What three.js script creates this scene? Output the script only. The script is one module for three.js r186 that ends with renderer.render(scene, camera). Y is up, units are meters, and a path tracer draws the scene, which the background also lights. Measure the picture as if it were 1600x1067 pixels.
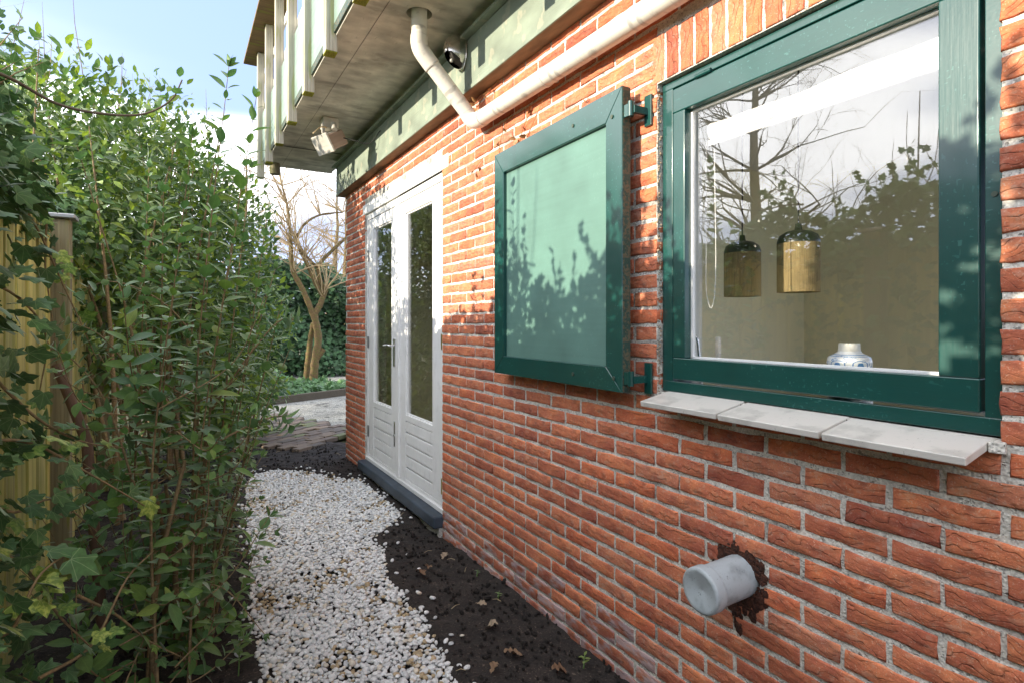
import * as THREE from 'three';
import { RoundedBoxGeometry } from 'three/addons/geometries/RoundedBoxGeometry.js';
import { mergeGeometries } from 'three/addons/utils/BufferGeometryUtils.js';

// ------------------------------------------------------------------ camera, sky, sun, exposure
const scene = new THREE.Scene();
const F = 900, VX = 278, VY = 505, W = 1600, H = 1067;
const YAW = Math.atan((800 - VX) / F);
const CAM = { x: -1.455, y: 1.33 };
const camera = new THREE.PerspectiveCamera(2 * Math.atan(H / 2 / F) * 180 / Math.PI, W / H, 0.05, 600);
camera.position.set(CAM.x, CAM.y, 0);
camera.rotation.y = -YAW;
camera.setViewOffset(W, H, 0, H / 2 - VY, W, H);
scene.add(camera);

const SUN = new THREE.Vector3(-1, 0.268, -0.05).normalize();
const sun = new THREE.DirectionalLight(new THREE.Color(1, 0.89, 0.70), 5.0);
sun.position.copy(SUN).multiplyScalar(40);
sun.castShadow = true;
sun.shadow.mapSize.set(4096, 4096);
Object.assign(sun.shadow.camera, { left: -14, right: 14, top: 14, bottom: -14, near: 1, far: 90 });
scene.add(sun, sun.target);

const renderer = new THREE.WebGLRenderer({ antialias: true });
renderer.setSize(1024, 682);
renderer.toneMapping = THREE.LinearToneMapping;
renderer.toneMappingExposure = 1.66;
renderer.shadowMap.enabled = true;

// ------------------------------------------------------------------ noise and random numbers
function rng(seed) { let a = seed >>> 0; return () => { a = (a + 0x6D2B79F5) | 0; let t = Math.imul(a ^ (a >>> 15), 1 | a); t = (t + Math.imul(t ^ (t >>> 7), 61 | t)) ^ t; return ((t ^ (t >>> 14)) >>> 0) / 4294967296; }; }
const R = rng(11);
const rr = (a, b, r = R) => a + (b - a) * r();
const clamp = (x, a = 0, b = 1) => Math.min(b, Math.max(a, x));
const sstep = (a, b, x) => { const t = clamp((x - a) / (b - a)); return t * t * (3 - 2 * t); };
const mix = (a, b, t) => a + (b - a) * t;
const hash = (x, y, s) => { let h = Math.imul(x, 374761393) + Math.imul(y, 668265263) + Math.imul(s, 1274126177); h = Math.imul(h ^ (h >>> 13), 1274126177); return ((h ^ (h >>> 16)) >>> 0) / 4294967296; };
function vnoise(x, y, px, py, s) {   // value noise that repeats every px, py cells
  const xi = Math.floor(x), yi = Math.floor(y), fx = x - xi, fy = y - yi;
  const u = fx * fx * (3 - 2 * fx), v = fy * fy * (3 - 2 * fy), m = (a, n) => ((a % n) + n) % n;
  const x0 = m(xi, px), x1 = m(xi + 1, px), y0 = m(yi, py), y1 = m(yi + 1, py);
  return mix(mix(hash(x0, y0, s), hash(x1, y0, s), u), mix(hash(x0, y1, s), hash(x1, y1, s), u), v);
}
function fbm(u, v, fx, fy, oct, s) { let a = 0, w = 0.5, t = 0; for (let k = 0; k < oct; k++) { a += w * vnoise(u * fx, v * fy, fx, fy, s + k); t += w; w *= 0.5; fx *= 2; fy *= 2; } return a / t; }

// sky: pale blue winter air with soft white clouds, plus an added glow round the sun that lifts the shade
{
  const w = 1024, h = 512, d = new Float32Array(w * h * 4);
  for (let j = 0; j < h; j++) for (let i = 0; i < w; i++) {
    const v = (j + 0.5) / h, el = (v - 0.5) * Math.PI, az = (i + 0.5) / w * 2 * Math.PI;   // row 0 is the nadir
    const dy = Math.sin(el), cu = Math.cos(el);
    const t = Math.pow(clamp(dy), 0.5);
    let r = mix(0.48, 0.20, t), g = mix(0.62, 0.35, t), b = mix(0.90, 0.82, t);
    const e = clamp(el / 1.5708 + 0.02);
    let n = fbm((i + 0.5) / w, Math.sqrt(e), 8, 7, 5, 71);
    const thin = fbm((i + 0.5) / w, Math.sqrt(e), 5, 24, 4, 91);
    let c = sstep(0.47, 0.62, n) * 0.9 + 0.10 * sstep(0.45, 0.75, thin);
    c = clamp(c) * sstep(-0.02, 0.08, dy);
    r = mix(r, 2.1, c); g = mix(g, 2.12, c); b = mix(b, 2.18, c);
    { const wx = Math.cos(az - Math.PI) * cu, wz = Math.sin(az - Math.PI) * cu, ang = Math.acos(clamp(wx * SUN.x + dy * SUN.y + wz * SUN.z, -1, 1)), addedGlow = 1.05 * Math.exp(-ang / 0.55); r += addedGlow; g += addedGlow * 0.95; b += addedGlow * 0.86; }
    if (dy < 0) { const q = sstep(0, -0.08, dy); r = mix(r, 0.2, q); g = mix(g, 0.19, q); b = mix(b, 0.16, q); }
    const o = (j * w + i) * 4; d[o] = r; d[o + 1] = g; d[o + 2] = b; d[o + 3] = 1;
  }
  const sky = new THREE.DataTexture(d, w, h, THREE.RGBAFormat, THREE.FloatType);
  sky.mapping = THREE.EquirectangularReflectionMapping; sky.magFilter = THREE.LinearFilter; sky.minFilter = THREE.LinearFilter;
  sky.wrapS = THREE.RepeatWrapping; sky.needsUpdate = true;
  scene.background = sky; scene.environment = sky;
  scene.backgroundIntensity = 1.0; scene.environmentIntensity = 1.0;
}

// ------------------------------------------------------------------ textures
function tex(w, h, fn, srgb, rep) {
  const d = new Uint8Array(w * h * 4), o = [0, 0, 0];
  for (let j = 0; j < h; j++) for (let i = 0; i < w; i++) {
    fn((i + 0.5) / w, (j + 0.5) / h, o); const k = (j * w + i) * 4;
    d[k] = clamp(o[0]) * 255; d[k + 1] = clamp(o[1]) * 255; d[k + 2] = clamp(o[2]) * 255; d[k + 3] = 255;
  }
  const t = new THREE.DataTexture(d, w, h); t.wrapS = t.wrapT = THREE.RepeatWrapping; t.magFilter = THREE.LinearFilter; t.minFilter = THREE.LinearMipmapLinearFilter; t.generateMipmaps = true;
  if (srgb) t.colorSpace = THREE.SRGBColorSpace;
  if (rep) t.repeat.set(1 / rep[0], 1 / rep[1]);
  t.needsUpdate = true; return t;
}
const grey = (o, g) => { o[0] = o[1] = o[2] = g; };
const std = (p) => new THREE.MeshStandardMaterial(p), phy = (p) => new THREE.MeshPhysicalMaterial(p);
const lin = (r, g, b) => new THREE.Color().setRGB(r, g, b);

// brick face: 0.44 x 0.22 m of hand-moulded clay with wavy folds
const creaseAt = (u, v) => {
  const w1 = fbm(u, v, 6, 3, 3, 5), w2 = fbm(u, v, 14, 12, 2, 9);
  const t = v * 11 + (w1 - 0.5) * 3.2 + (w2 - 0.5) * 1.0, f = t - Math.floor(t);
  const m = 0.25 + 0.75 * sstep(0.36, 0.58, fbm(u, v, 9, 18, 2, 23));
  return { fold: f, line: (1 - sstep(0.0, 0.13, f)) * sstep(0.0, 0.02, f) * m, m };
};
const brickBump = tex(1024, 512, (u, v, o) => {
  const c = creaseAt(u, v);
  grey(o, 0.5 + 0.30 * (c.fold - 0.5) * c.m - 0.36 * c.line + 0.22 * (fbm(u, v, 24, 14, 4, 3) - 0.5) + 0.10 * (fbm(u, v, 160, 80, 2, 33) - 0.5));
}, false, [0.44, 0.22]);
function brickMap(lime, seed) {
  return tex(1024, 512, (u, v, o) => {
    const c = creaseAt(u, v), a = fbm(u, v, 9, 7, 4, 41 + seed), f = fbm(u, v, 120, 60, 2, 55 + seed);
    let k = 0.84 + 0.26 * a + 0.12 * (f - 0.5);
    let r = 0.80 * k, g = 0.47 * k * (0.92 + 0.16 * a), b = 0.34 * k;
    const dust = sstep(0.56, 0.78, fbm(u, v, 26, 18, 4, 77 + seed)) * 0.42;
    r = mix(r, 0.80, dust); g = mix(g, 0.64, dust); b = mix(b, 0.55, dust);
    const dirt = sstep(0.60, 0.85, fbm(u, v, 7, 9, 4, 87 + seed)) * 0.35;
    r *= 1 - dirt * 0.5; g *= 1 - dirt * 0.5; b *= 1 - dirt * 0.45;
    const sp = sstep(0.83, 0.88, vnoise(u * 190, v * 95, 190, 95, 99));
    r = mix(r, 0.84, sp * 0.5); g = mix(g, 0.74, sp * 0.5); b = mix(b, 0.66, sp * 0.5);
    if (lime) { const l = sstep(0.40, 0.66, fbm(u, v, 8, 9, 5, 61)) * lime; r = mix(r, 0.80, l); g = mix(g, 0.74, l); b = mix(b, 0.74, l); }
    o[0] = r; o[1] = g; o[2] = b;
  }, true, [0.44, 0.22]);
}
const bm0 = brickMap(0, 0), bmLime = brickMap(0.85, 0);
const TONES = [[1.0, 1.0, 1.0], [1.12, 1.12, 1.06], [0.86, 0.80, 0.80], [1.06, 0.90, 0.80], [0.98, 1.12, 1.22], [0.72, 0.64, 0.68]];
const brickMats = TONES.map((t) => std({ map: bm0, bumpMap: brickBump, bumpScale: 0.0085, roughness: 0.92, color: lin(...t) }));
const brickLime = [std({ map: bmLime, bumpMap: brickBump, bumpScale: 0.008, roughness: 0.95, color: lin(0.82, 0.78, 0.8) }), std({ map: bmLime, bumpMap: brickBump, bumpScale: 0.008, roughness: 0.95, color: lin(0.66, 0.62, 0.66) })];
const brickMerged = std({ map: bm0, bumpMap: brickBump, bumpScale: 0.0085, roughness: 0.92, vertexColors: true });

const mortarBump = tex(1024, 1024, (u, v, o) => grey(o, 0.5 + 0.5 * (fbm(u, v, 90, 90, 3, 4) - 0.5) - 0.5 * sstep(0.70, 0.80, fbm(u, v, 70, 70, 2, 8)) + 0.4 * (fbm(u, v, 12, 12, 3, 18) - 0.5)), false, [0.5, 0.5]);
const mortarMap = tex(1024, 1024, (u, v, o) => {
  const a = fbm(u, v, 10, 10, 4, 2), f = fbm(u, v, 130, 130, 2, 3), p = sstep(0.67, 0.78, fbm(u, v, 75, 75, 2, 8)), d = sstep(0.55, 0.8, fbm(u, v, 5, 6, 4, 28));
  const k = (0.80 + 0.16 * (a - 0.5) + 0.22 * (f - 0.5)) * (1 - 0.26 * p) * (1 - 0.22 * d);
  o[0] = k; o[1] = k * 0.985; o[2] = k * 0.94;
}, true, [0.5, 0.5]);
const M = {};
M.mortar = std({ map: mortarMap, bumpMap: mortarBump, bumpScale: 0.006, roughness: 0.97 });

// paint: brush strokes, chips and dust
const brush = tex(512, 512, (u, v, o) => grey(o, 0.5 + 0.5 * (fbm(u, v, 5, 130, 2, 6) - 0.5) + 0.35 * (fbm(u, v, 60, 60, 3, 7) - 0.5)), false, [0.4, 0.4]);
const paintMap = tex(1024, 1024, (u, v, o) => {
  const a = fbm(u, v, 6, 6, 4, 12), st = fbm(u, v, 3, 60, 3, 13), sp = sstep(0.835, 0.86, vnoise(u * 110, v * 110, 110, 110, 14)) * sstep(0.5, 0.62, a);
  let k = 0.90 + 0.14 * (a - 0.5) + 0.12 * (st - 0.5); k = mix(k, 1, sp); o[0] = k; o[1] = k; o[2] = k;
}, true, [0.8, 0.8]);
const greenMap = (r, g, b, chip) => tex(1024, 1024, (u, v, o) => {
  const a = fbm(u, v, 6, 6, 4, 12), st = fbm(u, v, 3, 70, 3, 13);
  const sp = sstep(0.87, 0.90, vnoise(u * 150, v * 150, 150, 150, 14)) * sstep(0.46, 0.6, a) * chip;
  const sc = sstep(0.80, 0.86, fbm(u, v, 40, 140, 2, 19)) * sstep(0.5, 0.7, fbm(u, v, 5, 5, 2, 20)) * chip * 0.6;
  const k = 0.97 + 0.16 * (a - 0.5) + 0.05 * (st - 0.5), m = clamp(sp + sc);
  o[0] = mix(r * k, 0.62, m); o[1] = mix(g * k, 0.72, m); o[2] = mix(b * k, 0.68, m);
}, true, [0.8, 0.8]);
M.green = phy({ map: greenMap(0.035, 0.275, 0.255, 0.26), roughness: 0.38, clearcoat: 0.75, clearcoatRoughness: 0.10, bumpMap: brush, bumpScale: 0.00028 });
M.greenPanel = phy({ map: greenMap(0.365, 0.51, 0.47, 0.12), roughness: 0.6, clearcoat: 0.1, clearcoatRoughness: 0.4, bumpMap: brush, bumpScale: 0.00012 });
M.greenBrown = std({ map: tex(512, 512, (u, v, o) => { const m = sstep(0.40, 0.62, fbm(u, v, 40, 40, 4, 31)), f = 0.85 + 0.3 * fbm(u, v, 90, 90, 2, 32); o[0] = mix(0.16, 0.36, m) * f; o[1] = mix(0.28, 0.34, m) * f; o[2] = mix(0.25, 0.27, m) * f; }, true, [0.3, 0.3]), roughness: 0.6, bumpMap: brush, bumpScale: 0.002 });  // mottled dark green and brown
M.white = phy({ map: tex(512, 512, (u, v, o) => { const a = fbm(u, v, 5, 5, 4, 15), s = sstep(0.62, 0.8, fbm(u, v, 30, 12, 3, 16)) * 0.035; const k = 0.92 + 0.06 * (a - 0.5) - s; o[0] = k; o[1] = k; o[2] = k * 0.995; }, true, [0.7, 0.7]), roughness: 0.5, clearcoat: 0.15, clearcoatRoughness: 0.3, bumpMap: brush, bumpScale: 0.0006 });
M.pvc = phy({ map: tex(512, 512, (u, v, o) => { const s = sstep(0.5, 0.8, fbm(u, v, 8, 20, 4, 17)) * 0.16; const k = 0.88 - s; o[0] = k; o[1] = k * 0.985; o[2] = k * 0.94; }, true, [0.5, 0.5]), roughness: 0.45 });
M.vent = phy({ map: tex(512, 512, (u, v, o) => { const s = sstep(0.5, 0.85, fbm(u, v, 7, 7, 5, 27)) * 0.14 + sstep(0.8, 0.86, fbm(u, v, 70, 70, 2, 29)) * 0.15; const k = 0.72 - s; o[0] = k * 0.95; o[1] = k; o[2] = k * 1.02; }, true, [0.3, 0.3]), roughness: 0.42 });
M.sillTile = phy({ map: tex(512, 512, (u, v, o) => { const k = 0.84 - 0.10 * sstep(0.5, 0.8, fbm(u, v, 6, 6, 5, 37)) - 0.12 * sstep(0.93, 0.96, vnoise(u * 60, v * 60, 60, 60, 38)); o[0] = k; o[1] = k * 0.985; o[2] = k * 0.95; }, true, [0.3, 0.3]), roughness: 0.35, clearcoat: 0.25, clearcoatRoughness: 0.25 });
M.fascia = std({ map: tex(1024, 512, (u, v, o) => { const a = fbm(u, v, 8, 6, 5, 45), w = sstep(0.60, 0.72, fbm(u, v, 26, 10, 4, 46)), k = 0.90 + 0.3 * (a - 0.5); o[0] = mix(0.58 * k, 0.74, w * 0.4); o[1] = mix(0.63 * k, 0.70, w * 0.4); o[2] = mix(0.57 * k, 0.62, w * 0.4); }, true, [1.2, 0.6]), roughness: 0.75, bumpMap: brush, bumpScale: 0.002 });
M.fasciaBounce = std({ map: tex(512, 512, (u, v, o) => { const a = fbm(u, v, 4, 16, 5, 47), k = 0.80 + 0.4 * (a - 0.5); o[0] = 0.62 * k; o[1] = 0.52 * k; o[2] = 0.40 * k; }, true, [0.6, 0.6]), roughness: 0.9 });  // tan of bounced light painted into the underside colour
const concBump = tex(1024, 1024, (u, v, o) => grey(o, 0.5 + 0.7 * (fbm(u, v, 12, 12, 5, 51) - 0.5) - 0.3 * sstep(0.78, 0.84, fbm(u, v, 60, 60, 2, 52))), false, [1.2, 1.2]);
M.soffit = std({ map: tex(1024, 1024, (u, v, o) => { const a = fbm(u, v, 5, 9, 6, 53), b = fbm(u, v, 26, 14, 4, 54), d = sstep(0.58, 0.72, fbm(u, v, 14, 6, 5, 56)); let k = 0.72 + 0.34 * (a - 0.5) + 0.22 * (b - 0.5); k *= 1 - 0.13 * d; o[0] = k; o[1] = k * 0.985; o[2] = k * 0.92; }, true, [1.6, 1.6]), bumpMap: concBump, bumpScale: 0.005, roughness: 0.95 });
const woodTex = (r, g, b, moss, seed) => tex(512, 512, (u, v, o) => {
  const s = fbm(u, v, 40, 3, 4, seed), a = fbm(u, v, 6, 4, 3, seed + 3), k = 0.78 + 0.36 * (s - 0.1) * 0.8 + 0.2 * (a - 0.5), m = sstep(0.52, 0.70, fbm(u, v, 9, 5, 4, seed + 5)) * moss;
  o[0] = mix(r * k, 0.46, m); o[1] = mix(g * k, 0.50, m); o[2] = mix(b * k, 0.16, m);
}, true, [0.35, 1.2]);
const woodBump = tex(512, 512, (u, v, o) => grey(o, 0.5 + 0.8 * (fbm(u, v, 60, 3, 3, 66) - 0.5) - 0.4 * sstep(0.72, 0.8, fbm(u, v, 50, 2, 3, 67))), false, [0.35, 1.2]);
M.baluster = std({ map: woodTex(0.78, 0.76, 0.68, 0.35, 110), bumpMap: woodBump, bumpScale: 0.003, roughness: 0.85 });
M.moss = std({ map: tex(256, 256, (u, v, o) => { const a = fbm(u, v, 14, 14, 4, 130); o[0] = 0.34 + 0.3 * a; o[1] = 0.36 + 0.28 * a; o[2] = 0.10 + 0.1 * a; }, true, [0.1, 0.1]), bumpMap: woodBump, bumpScale: 0.006, roughness: 1 });
M.handrail = std({ map: woodTex(0.50, 0.40, 0.28, 0.55, 140), bumpMap: woodBump, bumpScale: 0.003, roughness: 0.9 });
M.balconyPanel = phy({ map: paintMap, color: lin(0.27, 0.38, 0.32), roughness: 0.5 });
M.fenceA = std({ map: woodTex(0.80, 0.76, 0.47, 0.25, 150), bumpMap: woodBump, bumpScale: 0.003, roughness: 0.85 });
M.fenceB = std({ map: woodTex(0.72, 0.70, 0.45, 0.40, 160), bumpMap: woodBump, bumpScale: 0.003, roughness: 0.85 });
M.post = std({ map: woodTex(0.54, 0.51, 0.40, 0.5, 170), bumpMap: woodBump, bumpScale: 0.003, roughness: 0.9 });
M.bark = std({ map: tex(256, 256, (u, v, o) => { const a = fbm(u, v, 8, 30, 4, 180), m = sstep(0.5, 0.7, fbm(u, v, 6, 6, 3, 181)); const k = 0.7 + 0.5 * (a - 0.3); o[0] = mix(0.52, 0.50, m) * k; o[1] = mix(0.42, 0.47, m) * k; o[2] = mix(0.27, 0.24, m) * k; }, true, [0.2, 0.2]), roughness: 0.9, bumpMap: woodBump, bumpScale: 0.006 });
M.twig = std({ color: lin(0.40, 0.30, 0.17), roughness: 0.85 });
M.twigDark = std({ color: lin(0.10, 0.075, 0.05), roughness: 0.85 });
M.stem = std({ map: tex(128, 256, (u, v, o) => { const a = fbm(u, v, 5, 24, 3, 190); o[0] = 0.38 + 0.22 * a; o[1] = 0.32 + 0.19 * a; o[2] = 0.23 + 0.13 * a; }, true, [0.05, 0.2]), roughness: 0.8 });
M.steel = std({ color: lin(0.62, 0.60, 0.56), metalness: 1, roughness: 0.22 });
M.chrome = std({ color: lin(0.75, 0.75, 0.75), metalness: 1, roughness: 0.2 });
M.zinc = std({ color: lin(0.35, 0.35, 0.34), metalness: 0.9, roughness: 0.45 });
M.brass = std({ color: lin(0.62, 0.52, 0.25), metalness: 1, roughness: 0.35 });
M.black = std({ color: lin(0.015, 0.015, 0.015), roughness: 0.7 });
M.stone = phy({ map: tex(512, 256, (u, v, o) => { const a = fbm(u, v, 8, 5, 5, 200); const k = 0.8 + 0.5 * (a - 0.5); o[0] = 0.28 * k; o[1] = 0.335 * k; o[2] = 0.39 * k; }, true, [0.6, 0.3]), roughness: 0.55, bumpMap: concBump, bumpScale: 0.004 });
const clearGlass = (ior) => phy({ color: 0xffffff, transmission: 1, thickness: 0, roughness: 0, ior, specularIntensity: 1 });
M.glass = clearGlass(2.0);
M.rubble = std({ map: tex(256, 256, (u, v, o) => { const a = fbm(u, v, 16, 16, 4, 210), k = 0.4 + 0.6 * a; o[0] = 0.36 * k; o[1] = 0.20 * k; o[2] = 0.13 * k; }, true, [0.12, 0.12]), roughness: 1, bumpMap: mortarBump, bumpScale: 0.01 });
M.soil = std({ map: tex(1024, 1024, (u, v, o) => { const a = fbm(u, v, 12, 12, 5, 220), f = fbm(u, v, 160, 160, 2, 221), sp = sstep(0.84, 0.9, vnoise(u * 140, v * 140, 140, 140, 222)); let k = 0.14 + 0.10 * (a - 0.5) + 0.12 * (f - 0.5); o[0] = k * 1.12 + sp * 0.16; o[1] = k * 0.97 + sp * 0.14; o[2] = k * 0.88 + sp * 0.12; }, true, [0.9, 0.9]), bumpMap: concBump, bumpScale: 0.02, roughness: 1 });
M.ground = std({ map: tex(512, 512, (u, v, o) => { const a = fbm(u, v, 10, 10, 5, 230); o[0] = 0.20 + 0.14 * a; o[1] = 0.20 + 0.15 * a; o[2] = 0.12 + 0.08 * a; }, true, [3, 3]), roughness: 1 });
M.grit = std({ map: tex(1024, 1024, (u, v, o) => { const a = fbm(u, v, 7, 7, 5, 240), f = vnoise(u * 220, v * 220, 220, 220, 241), d = sstep(0.60, 0.8, fbm(u, v, 20, 20, 4, 242)); let k = 0.58 + 0.16 * (a - 0.5) + 0.34 * (f - 0.5); k *= 1 - 0.4 * d; o[0] = k; o[1] = k * 0.99; o[2] = k * 0.93; }, true, [2, 2]), bumpMap: mortarBump, bumpScale: 0.02, roughness: 1 });
M.pebbleBed = std({ color: lin(0.20, 0.18, 0.15), roughness: 1, bumpMap: concBump, bumpScale: 0.01 });
M.plaster = std({ color: lin(0.80, 0.76, 0.56), roughness: 0.95 });
M.plasterWhite = std({ color: lin(0.75, 0.74, 0.70), roughness: 0.95 });
M.woodFloor = std({ color: lin(0.60, 0.52, 0.40), roughness: 0.6 });

// ------------------------------------------------------------------ building helpers; s runs along the wall away from the camera (world z = -s)
const V = (x, y, s) => new THREE.Vector3(x, y, -s);
const taken = {};
function numbered(n) { taken[n] = (taken[n] ?? -1) + 1; return taken[n] ? `${n}_${String(taken[n]).padStart(3, '0')}` : n; }
const origin = new Map();
function meta(o, label, category, group, kind) { if (label) o.userData.label = label; if (category) o.userData.category = category; if (group) o.userData.group = group; if (kind) o.userData.kind = kind; return o; }
function thing(name, label, category, [x, y, s], group) {
  const o = new THREE.Group(); o.name = numbered(name); o.position.copy(V(x, y, s)); origin.set(o, o.position.clone()); meta(o, label, category, group); scene.add(o); return o;
}
function add(parent, name, geo, mat, kind) {   // a mesh made in world coordinates, put under its thing or part
  if (Array.isArray(geo)) geo = mergeAll(geo);
  const o = origin.get(parent) ?? new THREE.Vector3();
  geo.translate(-o.x, -o.y, -o.z);
  const m = new THREE.Mesh(geo, mat); m.name = name; m.castShadow = m.receiveShadow = true; parent.add(m); origin.set(m, o);
  if (kind) m.userData.kind = kind;
  return m;
}
function addAt(parent, name, geo, mat, pos) {   // a shared geometry placed at a world position
  const o = origin.get(parent); const m = new THREE.Mesh(geo, mat); m.name = name; m.castShadow = m.receiveShadow = true; m.position.copy(pos).sub(o); parent.add(m); return m;
}
function single(name, label, category, geo, mat, group, kind) {
  if (Array.isArray(geo)) geo = mergeAll(geo);
  geo.computeBoundingBox(); const b = geo.boundingBox, c = new THREE.Vector3((b.min.x + b.max.x) / 2, b.min.y, (b.min.z + b.max.z) / 2);
  geo.translate(-c.x, -c.y, -c.z);
  const m = new THREE.Mesh(geo, mat); m.name = numbered(name); m.position.copy(c); m.castShadow = m.receiveShadow = true; origin.set(m, c); scene.add(m); meta(m, label, category, group, kind); return m;
}
function mergeAll(list) {
  return mergeGeometries(list.map((g) => { const q = g.index ? g.toNonIndexed() : g; for (const k of Object.keys(q.attributes)) if (!['position', 'normal', 'uv'].includes(k)) q.deleteAttribute(k); return q; }));
}
function metreUV(g) {   // uv in metres from the dominant axis of each face
  g = g.index ? g.toNonIndexed() : g;
  const p = g.attributes.position, n = p.count, uv = new Float32Array(n * 2), a = new THREE.Vector3(), b = new THREE.Vector3(), c = new THREE.Vector3();
  for (let i = 0; i < n; i += 3) {
    a.fromBufferAttribute(p, i); b.fromBufferAttribute(p, i + 1); c.fromBufferAttribute(p, i + 2);
    const q = b.clone().sub(a).cross(c.clone().sub(a)), ax = Math.abs(q.x), ay = Math.abs(q.y), az = Math.abs(q.z);
    [a, b, c].forEach((v, k) => { const [x, y] = ax >= ay && ax >= az ? [v.z, v.y] : ay >= az ? [v.z, v.x] : [v.x, v.y]; uv[(i + k) * 2] = x; uv[(i + k) * 2 + 1] = y; });
  }
  g.setAttribute('uv', new THREE.BufferAttribute(uv, 2)); return g;
}
function swapUV(g) { const u = g.attributes.uv; for (let i = 0; i < u.count; i++) { const x = u.getX(i); u.setXY(i, u.getY(i), x); } return g; }
function box(x0, x1, y0, y1, s0, s1, r = 0.003) {
  const w = Math.abs(x1 - x0), h = Math.abs(y1 - y0), d = Math.abs(s1 - s0);
  const g = r > 0 ? new RoundedBoxGeometry(w, h, d, 1, Math.min(r, w / 2.1, h / 2.1, d / 2.1)) : new THREE.BoxGeometry(w, h, d);
  g.translate((x0 + x1) / 2, (y0 + y1) / 2, -(s0 + s1) / 2); return metreUV(g);
}
function tube(pts, rad, seg = 6, cap = true) {   // tapered tube along points; rad is a number or a list
  const n = pts.length, pos = [], nor = [], uv = [], idx = []; let up = new THREE.Vector3(0.3, 0.9, 0.2).normalize(), len = 0;
  for (let i = 0; i < n; i++) {
    const t = pts[Math.min(i + 1, n - 1)].clone().sub(pts[Math.max(i - 1, 0)]).normalize();
    if (Math.abs(t.dot(up)) > 0.95) up = new THREE.Vector3(t.y, t.z, t.x).normalize();
    const a = up.clone().addScaledVector(t, -up.dot(t)).normalize(), b = t.clone().cross(a); up = a;
    const r = Array.isArray(rad) ? rad[i] : rad; if (i) len += pts[i].distanceTo(pts[i - 1]);
    for (let k = 0; k <= seg; k++) { const q = k / seg * Math.PI * 2, d = a.clone().multiplyScalar(Math.cos(q)).addScaledVector(b, Math.sin(q)); pos.push(pts[i].x + d.x * r, pts[i].y + d.y * r, pts[i].z + d.z * r); nor.push(d.x, d.y, d.z); uv.push(k / seg * 2 * Math.PI * r, len); }
    if (i) for (let k = 0; k < seg; k++) { const A = (i - 1) * (seg + 1) + k, B = A + seg + 1; idx.push(A, A + 1, B, B, A + 1, B + 1); }
  }
  if (cap) for (const [row, sgn] of [[0, -1], [n - 1, 1]]) {
    const t = pts[Math.min(row + 1, n - 1)].clone().sub(pts[Math.max(row - 1, 0)]).normalize().multiplyScalar(sgn), c = pos.length / 3;
    pos.push(pts[row].x, pts[row].y, pts[row].z); nor.push(t.x, t.y, t.z); uv.push(0, 0);
    for (let k = 0; k <= seg; k++) { const s0 = (row * (seg + 1) + k) * 3; pos.push(pos[s0], pos[s0 + 1], pos[s0 + 2]); nor.push(t.x, t.y, t.z); uv.push(0, 0); }
    for (let k = 0; k < seg; k++) sgn > 0 ? idx.push(c, c + 1 + k, c + 2 + k) : idx.push(c, c + 2 + k, c + 1 + k);
  }
  const g = new THREE.BufferGeometry(); g.setAttribute('position', new THREE.Float32BufferAttribute(pos, 3)); g.setAttribute('normal', new THREE.Float32BufferAttribute(nor, 3)); g.setAttribute('uv', new THREE.Float32BufferAttribute(uv, 2)); g.setIndex(idx); return g;
}
const WALLFRAME = new THREE.Matrix4().makeBasis(new THREE.Vector3(0, 0, -1), new THREE.Vector3(0, 1, 0), new THREE.Vector3(1, 0, 0));   // shape (s, y), depth into +x
function wallShape(pts, holes, x0, x1) {
  const sh = new THREE.Shape(pts.map(([a, b]) => new THREE.Vector2(a, b)));
  for (const h of holes) sh.holes.push(new THREE.Path(h.map(([a, b]) => new THREE.Vector2(a, b))));
  const g = new THREE.ExtrudeGeometry(sh, { depth: x1 - x0, bevelEnabled: false, curveSegments: 24 }); g.applyMatrix4(WALLFRAME); g.translate(x0, 0, 0); return metreUV(g);
}
const rect = (s0, s1, y0, y1) => [[s0, y0], [s1, y0], [s1, y1], [s0, y1]];
function project(x, y, s) { const n = x - CAM.x, u = n * Math.cos(YAW) - s * Math.sin(YAW), d = n * Math.sin(YAW) + s * Math.cos(YAW); return [800 + F * u / d, VY - F * (y - CAM.y) / d, d]; }
function atS(px, py, s) { const u = (px - 800) / F, v = (VY - py) / F, c = Math.cos(YAW), q = Math.sin(YAW), n = u * c + q, z = c - u * q, t = s / z; return V(CAM.x + n * t, CAM.y + v * t, s); }
function atX(px, py, x) { const u = (px - 800) / F, v = (VY - py) / F, c = Math.cos(YAW), q = Math.sin(YAW), n = u * c + q, z = c - u * q, t = (x - CAM.x) / n; return V(x, CAM.y + v * t, z * t); }
function spline(pts, n) { return new THREE.CatmullRomCurve3(pts).getPoints(n); }
console.log('helpers ready');

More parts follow.
